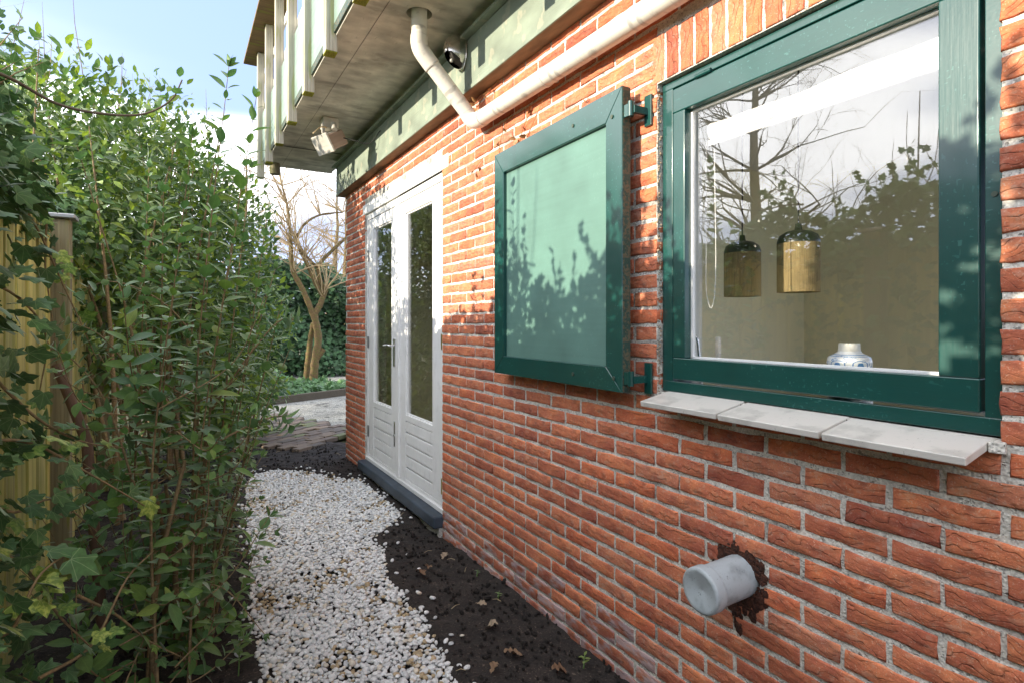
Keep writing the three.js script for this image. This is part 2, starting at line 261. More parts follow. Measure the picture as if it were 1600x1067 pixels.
// ================================================================== SETTING: ground, beds, paths
{
  const g = new THREE.PlaneGeometry(400, 400, 1, 1); g.rotateX(-Math.PI / 2); g.translate(0, -0.06, 0); const uv = g.attributes.uv; for (let i = 0; i < 4; i++) uv.setXY(i, uv.getX(i) * 400, uv.getY(i) * 400);
  single('ground', null, null, g, M.ground, null, 'structure');
}
const hgt = (x, s) => 0.035 * (fbm(x * 0.25 + 5, s * 0.25 + 5, 8, 8, 5, 300) - 0.5) * 1.6 + 0.022 * (fbm(x * 0.25 + 5, s * 0.25 + 5, 64, 64, 3, 310) - 0.5);
const PATH = [[-1.2, 1.2], [-1.185, 2.3], [-1.16, 3.0], [-1.10, 3.69], [-1.05, 4.5], [-0.98, 5.2], [-0.90, 5.58], [-0.66, 5.62], [-0.45, 5.43], [-0.30, 5.12], [-0.1, 4.98], [-0.085, 3.9], [-0.22, 3.72], [-0.40, 3.56], [-0.40, 3.32], [-0.50, 2.96], [-0.475, 2.48], [-0.55, 1.94], [-0.57, 1.2]];
function inPoly(x, s, P) { let c = false; for (let i = 0, j = P.length - 1; i < P.length; j = i++) { const [xi, si] = P[i], [xj, sj] = P[j]; if ((si > s) !== (sj > s) && x < (xj - xi) * (s - si) / (sj - si) + xi) c = !c; } return c; }
function edgeDist(x, s, P) { let m = 9; for (let i = 0, j = P.length - 1; i < P.length; j = i++) { const [ax, as] = P[j], [bx, bs] = P[i], dx = bx - ax, ds = bs - as, t = clamp(((x - ax) * dx + (s - as) * ds) / (dx * dx + ds * ds)); m = Math.min(m, Math.hypot(x - ax - t * dx, s - as - t * ds)); } return m; }
function sheet(x0, x1, s0, s1, step, fn) {
  const nx = Math.round((x1 - x0) / step), ns = Math.round((s1 - s0) / step), pos = [], uv = [], idx = [];
  for (let j = 0; j <= ns; j++) for (let i = 0; i <= nx; i++) { const x = mix(x0, x1, i / nx), s = mix(s0, s1, j / ns); pos.push(x, fn(x, s), -s); uv.push(x, s); if (i && j) { const a = (j - 1) * (nx + 1) + i - 1, b = a + 1, c = a + nx + 1, d = c + 1; idx.push(a, b, c, b, d, c); } }
  const g = new THREE.BufferGeometry(); g.setAttribute('position', new THREE.Float32BufferAttribute(pos, 3)); g.setAttribute('uv', new THREE.Float32BufferAttribute(uv, 2)); g.setIndex(idx); g.computeVertexNormals(); return g;
}
single('soil_bed', null, null, sheet(-2.6, 1.7, -1.5, 9.4, 0.0215, (x, s) => { const inside = inPoly(x, s, PATH), e = edgeDist(x, s, PATH); const dip = inside ? -0.03 * sstep(0, 0.05, e) : 0.012 * (1 - sstep(0, 0.12, e)); return hgt(x, s) * (inside ? 0.4 : 1) + dip + 0.05 * sstep(-1.5, -2.2, x) * 0.5 - 0.01 - 0.07 * sstep(6.55, 7.05, s + 0.25 * x + 0.5 * (fbm(x * 0.25 + 5, s * 0.25 + 5, 24, 24, 2, 330) - 0.5)); }), M.soil, null, 'structure');
// white pebbles of the path
{
  const variants = [0, 1, 2].map((k) => {
    const g = new THREE.IcosahedronGeometry(1, 2), p = g.attributes.position, v = new THREE.Vector3(), rs = rng(400 + k), a = rs() * 9, b = rs() * 9;
    for (let i = 0; i < p.count; i++) { v.fromBufferAttribute(p, i); const q = 1 + 0.13 * Math.sin(v.x * 2.1 + a) * Math.cos(v.z * 1.9 + b) + 0.08 * Math.sin(v.y * 3 + v.x * 2 + b); p.setXYZ(i, v.x * q, v.y * q * 0.62, v.z * q * 0.8); }
    const q = g; q.computeVertexNormals(); const n = q.attributes.normal; for (let i = 0; i < p.count; i++) { v.fromBufferAttribute(p, i); v.y *= 2.4; v.z *= 1.4; v.normalize(); n.setXYZ(i, v.x, v.y, v.z); } return q;
  });
  const spots = [[], [], []], rs = rng(421), m4 = new THREE.Matrix4(), q = new THREE.Quaternion(), e = new THREE.Euler(), col = new THREE.Color();
  for (let layer = 0; layer < 2; layer++) for (let s = 1.25; s < 5.7; s += 0.0205) for (let x = -1.3; x < 0; x += 0.0205) {
    const px = x + rr(-0.011, 0.011, rs), ps = s + rr(-0.011, 0.011, rs), inside = inPoly(px, ps, PATH), ed = edgeDist(px, ps, PATH);
    const stray = !inside && rs() < 0.12 * Math.exp(-ed * 30); rs();
    if (!inside && !stray) continue;
    if (inside && rs() < 0.4 * Math.exp(-ed * 60)) continue;
    if (px > -0.055) continue;
    const bare = fbm(px * 0.25 + 5, ps * 0.25 + 5, 26, 26, 3, 430); if (layer === 1 && bare > 0.64 && rs() < 0.75) continue;
    const size = rr(0.0068, 0.0138, rs) * (layer ? 1 : 0.95) * (rs() < 0.06 ? 1.3 : 1);
    e.set(rr(-0.35, 0.35, rs), rs() * 6.28, rr(-0.35, 0.35, rs)); q.setFromEuler(e);
    m4.compose(new THREE.Vector3(px, (stray ? hgt(px, ps) + 0.006 : hgt(px, ps) * 0.4 - 0.022 + layer * 0.011 + rr(0, 0.006, rs)), -ps), q, new THREE.Vector3(size * rr(0.85, 1.25, rs), size * rr(0.8, 1.1, rs), size * rr(0.85, 1.2, rs)));
    const t = rs(), k = rr(0.80, 1.0, rs); let c;
    if (t < 0.66) c = [0.83 * k, 0.83 * k, 0.82 * k]; else if (t < 0.89) c = [0.68 * k, 0.69 * k, 0.69 * k]; else if (t < 0.97) c = [0.78 * k, 0.70 * k, 0.58 * k]; else if (t < 0.99) c = [0.50, 0.38, 0.24]; else c = [0.22, 0.18, 0.13];
    if (bare > 0.60 && rs() < 0.35) c = [0.48 * k, 0.37 * k, 0.22 * k];
    spots[Math.floor(rs() * 3)].push([m4.clone(), c]);
  }
  const pm = phy({ color: 0xffffff, roughness: 0.62, bumpMap: mortarBump, bumpScale: 0.001 });
  const gp = new THREE.Group(); gp.name = 'gravel_path'; gp.userData = { kind: 'stuff', label: 'white rounded pebbles of the garden path beside the soil strip', category: 'gravel' }; scene.add(gp);
  spots.forEach((list, k) => {
    const im = new THREE.InstancedMesh(variants[k], pm, list.length); im.name = 'pebbles'; list.forEach(([m, c], i) => { im.setMatrixAt(i, m); im.setColorAt(i, col.setRGB(...c)); });
    im.castShadow = im.receiveShadow = true; im.userData.kind = 'stuff'; gp.add(im);
  });
}
// crumbs of soil
{
  const g = new THREE.IcosahedronGeometry(1, 0), p = g.attributes.position; const n = 5200, rs = rng(440), im = new THREE.InstancedMesh(g, M.soil, n); im.name = 'soil_crumbs'; im.userData = { kind: 'stuff', label: 'black crumbs of loose garden soil', category: 'soil' };
  const m4 = new THREE.Matrix4(), q = new THREE.Quaternion(), e = new THREE.Euler(); let k = 0;
  while (k < n) { const x = rr(-2.3, 0, rs), s = 1.0 + 6.6 * Math.pow(rs(), 1.5); if (inPoly(x, s, PATH) && rs() > 0.012) continue; const z = rr(0.003, 0.011, rs) * (rs() < 0.08 ? 1.8 : 1); e.set(rs() * 6, rs() * 6, rs() * 6); q.setFromEuler(e); m4.compose(V(x, hgt(x, s) + z * 0.25 - 0.004, s), q, new THREE.Vector3(z, z * rr(0.6, 1, rs), z * rr(0.7, 1.3, rs))); im.setMatrixAt(k++, m4); }
  im.castShadow = im.receiveShadow = true; scene.add(im);
}
// courtyard beyond the house corner: gravel, pavers, kerb
{
  single('gravel_court', null, null, sheet(-0.75, 7, 7.3, 17.5, 0.25, () => -0.012), M.grit, null, 'structure');
  const pv = thing('brick_pavement', null, null, [0.2, 0, 7.4]); pv.userData.kind = 'structure';
  const pg = [0, 1, 2].map((k) => metreUV(new RoundedBoxGeometry(0.1, 0.05, 0.205, 1, 0.008)));
  const pm = [[0.15, 0.115, 0.095], [0.19, 0.145, 0.11], [0.12, 0.10, 0.085], [0.14, 0.15, 0.08]].map((c) => std({ color: lin(...c), roughness: 0.95, bumpMap: concBump, bumpScale: 0.006 }));
  const rs = rng(450); let count = 0;
  for (let j = 0; j < 26; j++) for (let i = 0; i < 13; i++) {
    const lx = (i - 6) * 0.212 + (j % 2) * 0.106, ls = (j - 13) * 0.107, x = 0.25 + lx * 0.80 - ls * 0.60, s = 7.75 + lx * 0.60 + ls * 0.80; if (s < 6.62 + 0.25 * Math.sin(x * 5) || x > 1.55 || x > 1.5 - 1.25 * sstep(7.1, 7.7, s) - 0.5 * sstep(7.7, 9.3, s)) continue;
    if (rs() < 0.05 || count > 295) continue; count++;
    const b = addAt(pv, 'paver', pg[i % 3], pm[Math.floor(rs() * 4)], V(x, -0.008 + rr(-0.006, 0.008, rs), s)); b.rotation.set(rr(-0.03, 0.03, rs), Math.PI / 2 - 0.6435 * -1 + rr(-0.04, 0.04, rs), rr(-0.03, 0.03, rs));
  }
  const a = atS(439, 628, 10.0), kb = thing('kerb_stone', 'long low grey kerb edging the bed around the bare tree', 'kerb', [0.4, 0, 10.6]);
  const k0 = V(-0.35, 0, 10.1), k1 = V(1.9, 0, 11.2), len = k0.distanceTo(k1), g = metreUV(new RoundedBoxGeometry(0.08, 0.17, len, 2, 0.012)); g.rotateY(Math.atan2(k1.x - k0.x, k1.z - k0.z)); g.translate((k0.x + k1.x) / 2, 0.03, (k0.z + k1.z) / 2); add(kb, 'edging', g, std({ color: lin(0.09, 0.075, 0.055), roughness: 1, bumpMap: concBump, bumpScale: 0.01 }));
}
console.log('ground ready');

// ================================================================== HOUSE
const house = thing('brick_house', 'red brick house wall with white double doors, green shutter and green window', 'house', [0.1, 0, 2.8]);
const CORNER = 5.836, NEAR = -1.6, TOPY = 3.4;
const WIN = { s0: 0.515, s1: 1.495, y0: 1.09, y1: 2.17 }, DOOR = { s0: 3.395, s1: 5.155, y0: 0.03, y1: 2.305 };
const wall = add(house, 'wall', wallShape(rect(NEAR, CORNER, -0.3, TOPY), [rect(WIN.s0, WIN.s1, WIN.y0, WIN.y1), rect(DOOR.s0, DOOR.s1, DOOR.y0, DOOR.y1),
  Array.from({ length: 28 }, (_, i) => { const a = i / 28 * Math.PI * 2, r = 0.068; return [1.15 + Math.cos(a) * r, 0.575 + Math.sin(a) * r]; })], 0.0040, 0.2), M.mortar);
const VENT = { s: 1.15, y: 0.575 };
// bricks: a few shared shapes, each brick a mesh of its own; the ones that show smallest are joined
{
  const rs = rng(500), JT = 0.0125, L = 0.22, HH = 0.062, BH = 0.0490;
  function brickShape(len, h, seed, dep = 0.03) {   // front face as a small uneven grid with a chamfer, open at the back
    const r = rng(seed), nx = 5, ny = 2, pos = [], uv = [], idx = [], ou = r() * 0.44, ov = r() * 0.22;
    const row = (inset, x, j, i, wob) => { };
    const put = (a, b, x) => { pos.push(x, b, -a); uv.push(a + ou, b + ov); return pos.length / 3 - 1; };
    const grid = [], c = 0.0035;
    const edge = (t) => (r() - 0.5) * t;
    for (let j = 0; j <= ny; j++) { grid.push([]); for (let i = 0; i <= nx; i++) { const bx = i === 0 || i === nx, by = j === 0 || j === ny; let a = -len / 2 + c + (len - 2 * c) * i / nx, b = -h / 2 + c + (h - 2 * c) * j / ny; if (!bx) a += edge(len / nx * 0.3); if (!by) b += edge(h * 0.2); a += edge(0.0042); b += edge(0.0046); grid[j].push(put(a, b, edge(0.0042) - 0.001)); } }
    for (let j = 0; j < ny; j++) for (let i = 0; i < nx; i++) { const A = grid[j][i], B = grid[j][i + 1], C = grid[j + 1][i], D = grid[j + 1][i + 1]; idx.push(A, C, B, B, C, D); }
    const ring = []; for (let i = 0; i <= nx; i++) ring.push(grid[0][i]); for (let j = 1; j <= ny; j++) ring.push(grid[j][nx]); for (let i = nx - 1; i >= 0; i--) ring.push(grid[ny][i]); for (let j = ny - 1; j > 0; j--) ring.push(grid[j][0]);
    let prev = ring;
    for (const [grow, dx] of [[c, 0.0035], [c + 0.0008, dep]]) {
      const next = ring.map((q) => { const a = -pos[q * 3 + 2], b = pos[q * 3 + 1], ea = a > 0 ? 1 : -1; const sa = Math.abs(Math.abs(a) - len / 2) < 0.0075 ? ea : 0, sb = Math.abs(Math.abs(b) - h / 2) < 0.0075 ? Math.sign(b) : 0; return put(a + sa * grow + edge(0.001), b + sb * grow + edge(0.001), dx); });
      for (let k = 0; k < ring.length; k++) { const A = prev[k], B = prev[(k + 1) % ring.length], C = next[k], D = next[(k + 1) % ring.length]; idx.push(A, B, C, B, D, C); }
      prev = next;
    }
    const g = new THREE.BufferGeometry(); g.setAttribute('position', new THREE.Float32BufferAttribute(pos, 3)); g.setAttribute('uv', new THREE.Float32BufferAttribute(uv, 2)); g.setIndex(idx); g.computeVertexNormals(); return g;
  }
  const cache = new Map();
  const getShape = (len, h, v) => { const key = `${len.toFixed(3)}_${h.toFixed(3)}_${v}`; if (!cache.has(key)) cache.set(key, brickShape(len, h, 5000 + cache.size * 7 + v)); return cache.get(key); };
  const holes = [[WIN.s0 + 0.003, WIN.s1 + 0.002, WIN.y0 - 0.004, WIN.y1 + 0.172], [DOOR.s0 - 0.003, DOOR.s1 + 0.003, -0.06, DOOR.y1 + 0.09]];
  const list = [];
  for (let k = -1; k < 54; k++) {
    const yTop = 0.0145 + k * HH, y0 = yTop - BH, y1 = yTop; if (y1 > TOPY) break;
    const off = (k % 2 === 0 ? 0.8405 : 0.8405 + L / 2) - Math.ceil((2.6) / L) * L;
    for (let s = off - L; s < CORNER; s += L) {
      let parts = [[s + JT / 2 + rr(-0.002, 0.002, rs), s + L - JT / 2 + rr(-0.002, 0.002, rs)]];
      parts = parts.map(([a, b]) => [Math.max(a, NEAR), Math.min(b, CORNER)]);
      for (const [h0, h1, g0, g1] of holes) if (y1 > g0 && y0 < g1) { const nx = []; for (const [a, b] of parts) { if (b <= h0 || a >= h1) nx.push([a, b]); else { if (a < h0) nx.push([a, h0]); if (b > h1) nx.push([h1, b]); } } parts = nx; }
      for (const H of holes) if (y1 > H[2] && y0 < H[3]) parts = parts.map(([a, b]) => [a > H[1] && a < H[1] + 0.062 ? H[1] : a, b < H[0] && b > H[0] - 0.062 ? H[0] : b]);
      for (const [a, b] of parts) { if (b - a < (y1 > WIN.y0 ? 0.056 : 0.022)) continue; const dv = Math.hypot(Math.max(0, Math.abs((a + b) / 2 - VENT.s) - (b - a) / 2), Math.max(0, Math.abs((y0 + y1) / 2 - VENT.y) - 0.022)); if (dv < 0.062) {   // bricks round the pipe are cut back
          const cs = VENT.s; if (b > cs + 0.075) list.push([cs + 0.078 + rr(0, 0.02, rs), b, y0, y1, 0]); if (a < cs - 0.075) list.push([a, cs - 0.078 - rr(0, 0.02, rs), y0, y1, 0]); continue; }
        list.push([a, b, y0 + rr(-0.0012, 0.0012, rs), y1 + rr(-0.0012, 0.0012, rs), 0]); }
    }
  }
  for (let s = 0.43; s < 1.505; s += 0.0645) list.push([s, s + 0.0525, WIN.y1 + 0.004, WIN.y1 + 0.166, 1]);   // upright course over the window
  const items = list.filter(([a, b]) => b - a > 0.015).map(([a, b, y0, y1, up]) => {
    const P = [[a, y0], [b, y0], [b, y1], [a, y1]].map(([s, y]) => project(0, y, Math.max(s, -0.4))); let area = 0;
    const Q = P.map(([x, y, d]) => d > 0.1 ? [clamp(x, 0, W), clamp(y, 0, H)] : [W, clamp(y, 0, H)]); for (let i = 0; i < 4; i++) { const [x0, y_0] = Q[i], [x1, y_1] = Q[(i + 1) % 4]; area += x0 * y_1 - x1 * y_0; }
    if (y0 > 2.62) area = 0;
    const lime = a > 1.3 && b < 3.45 && y1 > -0.04 && rs() < (y1 < 0.09 ? 1 : y1 < 0.15 ? 0.7 : y1 < 0.215 ? 0.25 : 0);
    return { a, b, y0, y1, up, lime, area: Math.abs(area) / 2 + (lime ? 1e6 : 0) };
  }).sort((p, q) => q.area - p.area);
  const rest = [];
  items.forEach((it, n) => {
    const q = (v) => Math.round(v / 0.0055) * 0.0055, len = it.up ? it.b - it.a : Math.max(0.018, q(it.b - it.a)), h = it.up ? it.y1 - it.y0 : 0.0490, v = Math.floor(rs() * (len > 0.19 ? 9 : 3)), pos = V(rr(-0.0022, 0.0022, rs), (it.y0 + it.y1) / 2, (it.a + it.b) / 2);
    const t = rs(), tone = t < 0.34 ? 0 : t < 0.55 ? 1 : t < 0.72 ? 2 : t < 0.84 ? 3 : t < 0.94 ? 4 : 5, lime = it.lime;
    let g = getShape(len, h, v);
    if (it.up) g = upShape(v, it.b - it.a, h);
    if (n < 296) { const m = addAt(wall, 'brick', g, lime ? brickLime[Math.floor(rs() * 2)] : brickMats[tone], pos); m.rotation.x = rr(-0.006, 0.006, rs); m.rotation.z = rr(-0.01, 0.01, rs); }
    else { const c = g.clone(), cnt = c.attributes.position.count, T = lime ? [1.1, 1.25, 1.45] : TONES[tone], col = new Float32Array(cnt * 3); for (let i = 0; i < cnt; i++) col.set(T, i * 3); c.setAttribute('color', new THREE.BufferAttribute(col, 3)); c.translate(pos.x, pos.y, pos.z); rest.push(c); }
  });
  function upShape(v, w, h) { const key = `up${v % 4}`; if (!cache.has(key)) { const g = brickShape(h, w, 7000 + v); g.rotateX(Math.PI / 2); cache.set(key, g); } return cache.get(key); }
  const mg = mergeGeometries(rest); const o = origin.get(wall); mg.translate(-o.x, -o.y, -o.z);
  const m = new THREE.Mesh(mg, brickMerged); m.name = 'bricks'; m.userData.kind = 'stuff'; m.castShadow = m.receiveShadow = true; wall.add(m);
  console.log('bricks', items.length);
}
// crumbling mortar edge beside the window frame
{
  const rs = rng(520), gs = []; for (let y = WIN.y0; y < WIN.y1 - 0.01; y += 0.006) { const g = new THREE.IcosahedronGeometry(rr(0.002, 0.0055, rs), 0); g.scale(1, rr(0.7, 1.6, rs), 1); g.rotateX(rs() * 6); g.rotateY(rs() * 6); g.translate(rr(0.004, 0.022, rs), y + rr(-0.004, 0.004, rs), -(WIN.s1 - rr(-0.003, 0.004, rs))); gs.push(metreUV(g)); }
  add(house, 'mortar_crumbs', gs, std({ color: lin(0.34, 0.27, 0.20), roughness: 1 }), 'stuff');
}
// room behind the wall
{
  add(house, 'room_wall', [box(3.2, 3.3, 0, 2.65, 1.7, CORNER, 0), box(3.2, 3.3, 0, 0.3, NEAR - 1.5, 1.7, 0), box(3.2, 3.3, 2.45, 2.65, NEAR - 1.5, 1.7, 0), box(0.2, 3.3, 0, 2.65, CORNER - 0.12, CORNER - 0.003, 0)], M.plaster);
  add(house, 'room_end_wall', [box(0.2, 0.4, 0, 2.65, NEAR - 1.6, NEAR - 1.5, 0), box(3.1, 3.2, 0, 2.65, NEAR - 1.6, NEAR - 1.5, 0), box(0.4, 3.1, 0, 0.3, NEAR - 1.6, NEAR - 1.5, 0), box(0.4, 3.1, 2.45, 2.65, NEAR - 1.6, NEAR - 1.5, 0)], M.plasterWhite);
  add(house, 'room_front_wall', box(0.1, 0.2, 0, 2.65, NEAR - 1.6, NEAR, 0), M.plasterWhite);
  add(house, 'added_partition', box(0.2, 3.2, 0, 2.65, 3.02, 3.12, 0), M.plaster);  // added to keep sun through the door panes off the back wall
  add(house, 'ceiling', box(0.2, 3.3, 2.55, 2.66, NEAR - 1.6, CORNER - 0.003, 0), M.plasterWhite);
  add(house, 'floor', box(0.2, 3.3, -0.05, 0.06, NEAR - 1.6, CORNER - 0.003, 0), M.woodFloor);
  add(house, 'upper_floor', box(0.2, 3.3, 2.67, 5.6, NEAR - 1.6, CORNER, 0), M.plasterWhite);
  add(house, 'upper_wall', box(0.01, 0.19, TOPY + 0.002, 5.6, NEAR, CORNER, 0), M.mortar);
}
// window
{
  const { s0, s1, y0, y1 } = WIN, xf = 0.024;
  const w = add(house, 'window', [box(xf, 0.12, y0 + 0.004, y0 + 0.042, s0 + 0.004, s1 - 0.004), box(xf, 0.12, y1 - 0.030, y1 - 0.004, s0 + 0.004, s1 - 0.004), box(xf + 0.0005, 0.12, y0 + 0.04, y1 - 0.028, s0 + 0.0045, s0 + 0.038), box(xf + 0.0005, 0.12, y0 + 0.04, y1 - 0.028, s1 - 0.052, s1 - 0.0045)], M.green);
  const a0 = s0 + 0.044, a1 = s1 - 0.058, b0 = y0 + 0.049, b1 = y1 - 0.037, g0 = 0.637, g1 = 1.383, h0 = 1.213, h1 = 2.05, xs = xf - 0.006;
  add(w, 'sash_rail', box(xs, 0.075, b0, h0, a0, a1, 0.004), M.green); add(w, 'sash_rail', box(xs, 0.075, h1, b1, a0, a1, 0.004), M.green);
  add(w, 'sash_stile', swapUV(box(xs + 0.0004, 0.0745, h0 - 0.001, h1 + 0.001, a0 + 0.0003, g0, 0.004)), M.green); add(w, 'sash_stile', swapUV(box(xs + 0.0004, 0.0745, h0 - 0.001, h1 + 0.001, g1, a1 - 0.0003, 0.004)), M.green);
  add(w, 'glazing_bead', [box(0.048, 0.062, h0 - 0.002, h0 + 0.006, g0, g1, 0.001), box(0.048, 0.062, h1 - 0.006, h1 + 0.002, g0, g1, 0.001), box(0.048, 0.062, h0, h1, g1 - 0.009, g1 + 0.002, 0.001), box(0.048, 0.062, h0, h1, g0 - 0.002, g0 + 0.004, 0.001)], M.white);
  add(w, 'pane', box(0.053, 0.0565, h0 - 0.001, h1 + 0.001, g0 - 0.001, g1 + 0.001, 0), M.glass);
  for (const s of [1.30, 0.72]) add(w, 'hinge', [tube([V(xs - 0.004, b1 + 0.004, s - 0.032), V(xs - 0.004, b1 + 0.004, s + 0.032)], 0.007, 10), tube([V(xs - 0.004, b1 + 0.004, s - 0.011), V(xs - 0.004, b1 + 0.004, s + 0.011)], 0.0078, 10)], M.green);
  add(w, 'plug', tube([V(xf - 0.002, 1.60, s0 + 0.02), V(xf + 0.004, 1.60, s0 + 0.02)], 0.006, 10), M.greenBrown);
  add(house, 'reveal_lining', [box(0.121, 0.205, y0 - 0.02, y0 + 0.046, s0 - 0.01, s1 + 0.01, 0), box(0.121, 0.206, y0 + 0.02, y1 + 0.02, s1 - 0.02, s1 + 0.01, 0), box(0.121, 0.206, y0 + 0.02, y1 + 0.02, s0 - 0.01, s0 + 0.02, 0), box(0.121, 0.205, y1 - 0.01, y1 + 0.02, s0 + 0.02, s1 - 0.02, 0)], M.plasterWhite);
  // sill tiles
  const tiles = [[1.150, 1.462, 0.0, 0.004], [0.834, 1.140, -0.006, -0.012], [0.533, 0.826, -0.012, 0.01]];
  tiles.forEach(([a, b, dx, yaw], i) => { const g = metreUV(new RoundedBoxGeometry(0.135, 0.0185, b - a, 2, 0.003)); g.rotateZ(0.20); g.rotateY(yaw); g.translate(-0.040 + dx * 0.6, 1.073 - i * 0.0015, -(a + b) / 2); add(house, 'sill_tile', g, M.sillTile); });
  const mb = metreUV(new RoundedBoxGeometry(0.03, 0.024, 0.028, 1, 0.003)); mb.rotateY(0.2); mb.translate(-0.002, 1.077, -0.520); add(house, 'mortar_lump', mb, M.mortar);
}
// shutter
{
  const g = [], y0 = 1.082, y1 = 2.178, wd = 0.985, SR = 1.58, XR = -0.084, XL = -0.098;   // local: a runs from the hinge side, x outwards
  const turn = Math.atan2(XR - XL, wd), place = (geo) => { geo.rotateY(-turn); geo.translate(XR, 0, -SR); return geo; };
  const lb = (x0, x1, a, b, c, d, r) => place(box(x0, x1, a, b, c, d, r)), T = 0.040, sw = 0.094, rw = 0.108;
  const mitre = (pts) => { const sh = new THREE.Shape(pts.map(([a, b]) => new THREE.Vector2(a, b))); const q = new THREE.ExtrudeGeometry(sh, { depth: T - 0.005, bevelEnabled: true, bevelThickness: 0.0025, bevelSize: 0.0022, bevelOffset: -0.0026, bevelSegments: 1 }); q.applyMatrix4(WALLFRAME); q.translate(0.0025, 0, 0); return place(metreUV(q)); };
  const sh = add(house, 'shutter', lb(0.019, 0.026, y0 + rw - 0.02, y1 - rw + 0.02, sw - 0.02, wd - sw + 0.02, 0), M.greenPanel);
  add(sh, 'top_rail', mitre([[0, y1], [wd, y1], [wd - sw, y1 - rw], [sw, y1 - rw]]), M.green);
  add(sh, 'bottom_rail', mitre([[0, y0], [sw, y0 + rw - 0.02], [wd - sw, y0 + rw - 0.02], [wd, y0]]), M.green);
  add(sh, 'stile', swapUV(mitre([[0, y0], [0, y1], [sw, y1 - rw], [sw, y0 + rw - 0.02]])), M.green);
  add(sh, 'stile', swapUV(mitre([[wd, y0], [wd - sw, y0 + rw - 0.02], [wd - sw, y1 - rw], [wd, y1]])), M.green);
  add(sh, 'edge_face', lb(0.003, T - 0.003, y0 + 0.004, y1 - 0.004, -0.0012, 0.003, 0), M.greenBrown);
  for (const [a, y] of [[0.30, y1 - 0.055], [0.055, y1 - 0.095], [0.30, y0 + 0.045], [0.045, y0 + 0.05]]) add(sh, 'bolt', place(tube([V(-0.004, y, a), V(0.003, y, a)], 0.0075, 8)), M.greenBrown);
  for (const y of [2.085, 1.135]) add(sh, 'hinge', [place(box(0.006, 0.012, y - 0.022, y + 0.022, -0.032, -0.0014, 0.001)), tube([V(XR + 0.01, y - 0.026, SR - 0.035), V(XR + 0.01, y + 0.026, SR - 0.035)], 0.011, 12), box(-0.012, -0.003, y - 0.055, y + 0.055, SR - 0.07, SR - 0.035, 0.002), box(XR + 0.012, -0.004, y - 0.016, y + 0.010, SR - 0.052, SR - 0.04, 0.001)], M.green);
}
// double door
{
  const { s0, s1, y1 } = DOOR, yb = 0.112, x = 0.022;
  add(house, 'door_frame', [box(0.016, 0.12, yb, y1 - 0.003, s0 + 0.003, s0 + 0.045), box(0.016, 0.12, yb, y1 - 0.003, s1 - 0.045, s1 - 0.003), box(0.0165, 0.12, y1 - 0.055, y1 - 0.004, s0 + 0.04, s1 - 0.04), box(0.004, 0.12, yb - 0.002, yb + 0.028, s0 + 0.004, s1 - 0.004)], M.white);
  add(house, 'door_sill', [box(-0.065, 0.12, 0.03, yb - 0.004, s0 - 0.012, s1 + 0.012, 0.012)], M.stone);
  add(house, 'door_sill_base', box(-0.02, 0.12, -0.2, 0.032, s0 + 0.004, s1 - 0.004, 0.002), M.mortar);
  add(house, 'door_lintel', box(-0.004, 0.19, y1, y1 + 0.085, s0 - 0.10, s1 + 0.05, 0.003), M.white);
  const leaf = (a, b, g0, g1, handle) => {
    const yB = yb + 0.033, yT = y1 - 0.060, h0 = 0.645, h1 = 2.155, xb = 0.07;
    const d = add(house, 'door', [box(x, xb, yB, 0.165, a, b), box(x, xb, 0.165, yT, a, g0), box(x, xb, 0.165, yT, g1, b), box(x + 0.0003, xb - 0.0003, h1, yT - 0.0003, g0, g1), box(x + 0.0003, xb - 0.0003, 0.60, h0, g0, g1), box(x + 0.018, xb - 0.002, 0.165, 0.60, g0, g1, 0)], M.white);
    for (let k = 0; k < 5; k++) { const p0 = 0.165 + k * 0.087; add(d, 'plank', box(x + 0.0025, x + 0.0185, p0 + 0.0055, p0 + 0.0815, g0 + 0.001, g1 - 0.001, 0.004), M.white); }
    add(d, 'glazing_bead', [box(x + 0.012, x + 0.03, h0 - 0.002, h0 + 0.012, g0, g1, 0.004), box(x + 0.012, x + 0.03, h1 - 0.012, h1 + 0.002, g0, g1, 0.004), box(x + 0.012, x + 0.03, h0, h1, g0 - 0.002, g0 + 0.012, 0.004), box(x + 0.012, x + 0.03, h0, h1, g1 - 0.012, g1 + 0.002, 0.004)], M.white);
    add(d, 'pane', box(x + 0.019, x + 0.0225, h0, h1, g0, g1, 0), M.glass);
    const hs = handle ? b + 0.004 : a - 0.004;
    for (const y of handle ? [0.37, 1.16, 1.93] : [0.28, 1.21, 1.98]) add(d, 'hinge', [box(x - 0.004, x - 0.001, y - 0.05, y + 0.05, hs - 0.022, hs + 0.022, 0.001), tube([V(x - 0.006, y - 0.05, hs), V(x - 0.006, y + 0.05, hs)], 0.007, 8)], handle ? M.zinc : M.brass);
    return d;
  };
  const dl = leaf(4.283, 5.108, 4.475, 4.965, true), dr = leaf(3.442, 4.277, 3.615, 4.145, false);
  add(dl, 'cover_strip', box(x - 0.016, x + 0.002, yb + 0.034, y1 - 0.062, 4.262, 4.318, 0.004), M.white);
  add(dl, 'handle', [box(x - 0.012, x + 0.001, 0.99, 1.21, 4.365, 4.398, 0.004), tube([V(x - 0.006, 1.155, 4.382), V(x - 0.05, 1.155, 4.382), V(x - 0.056, 1.158, 4.40), V(x - 0.054, 1.150, 4.50)], 0.009, 8)], M.chrome);
  add(dl, 'lock', [box(x - 0.006, x + 0.001, 0.36, 0.56, 4.375, 4.40, 0.002), tube([V(x - 0.012, 0.45, 4.387), V(x, 0.45, 4.387)], 0.009, 10)], M.chrome);
}
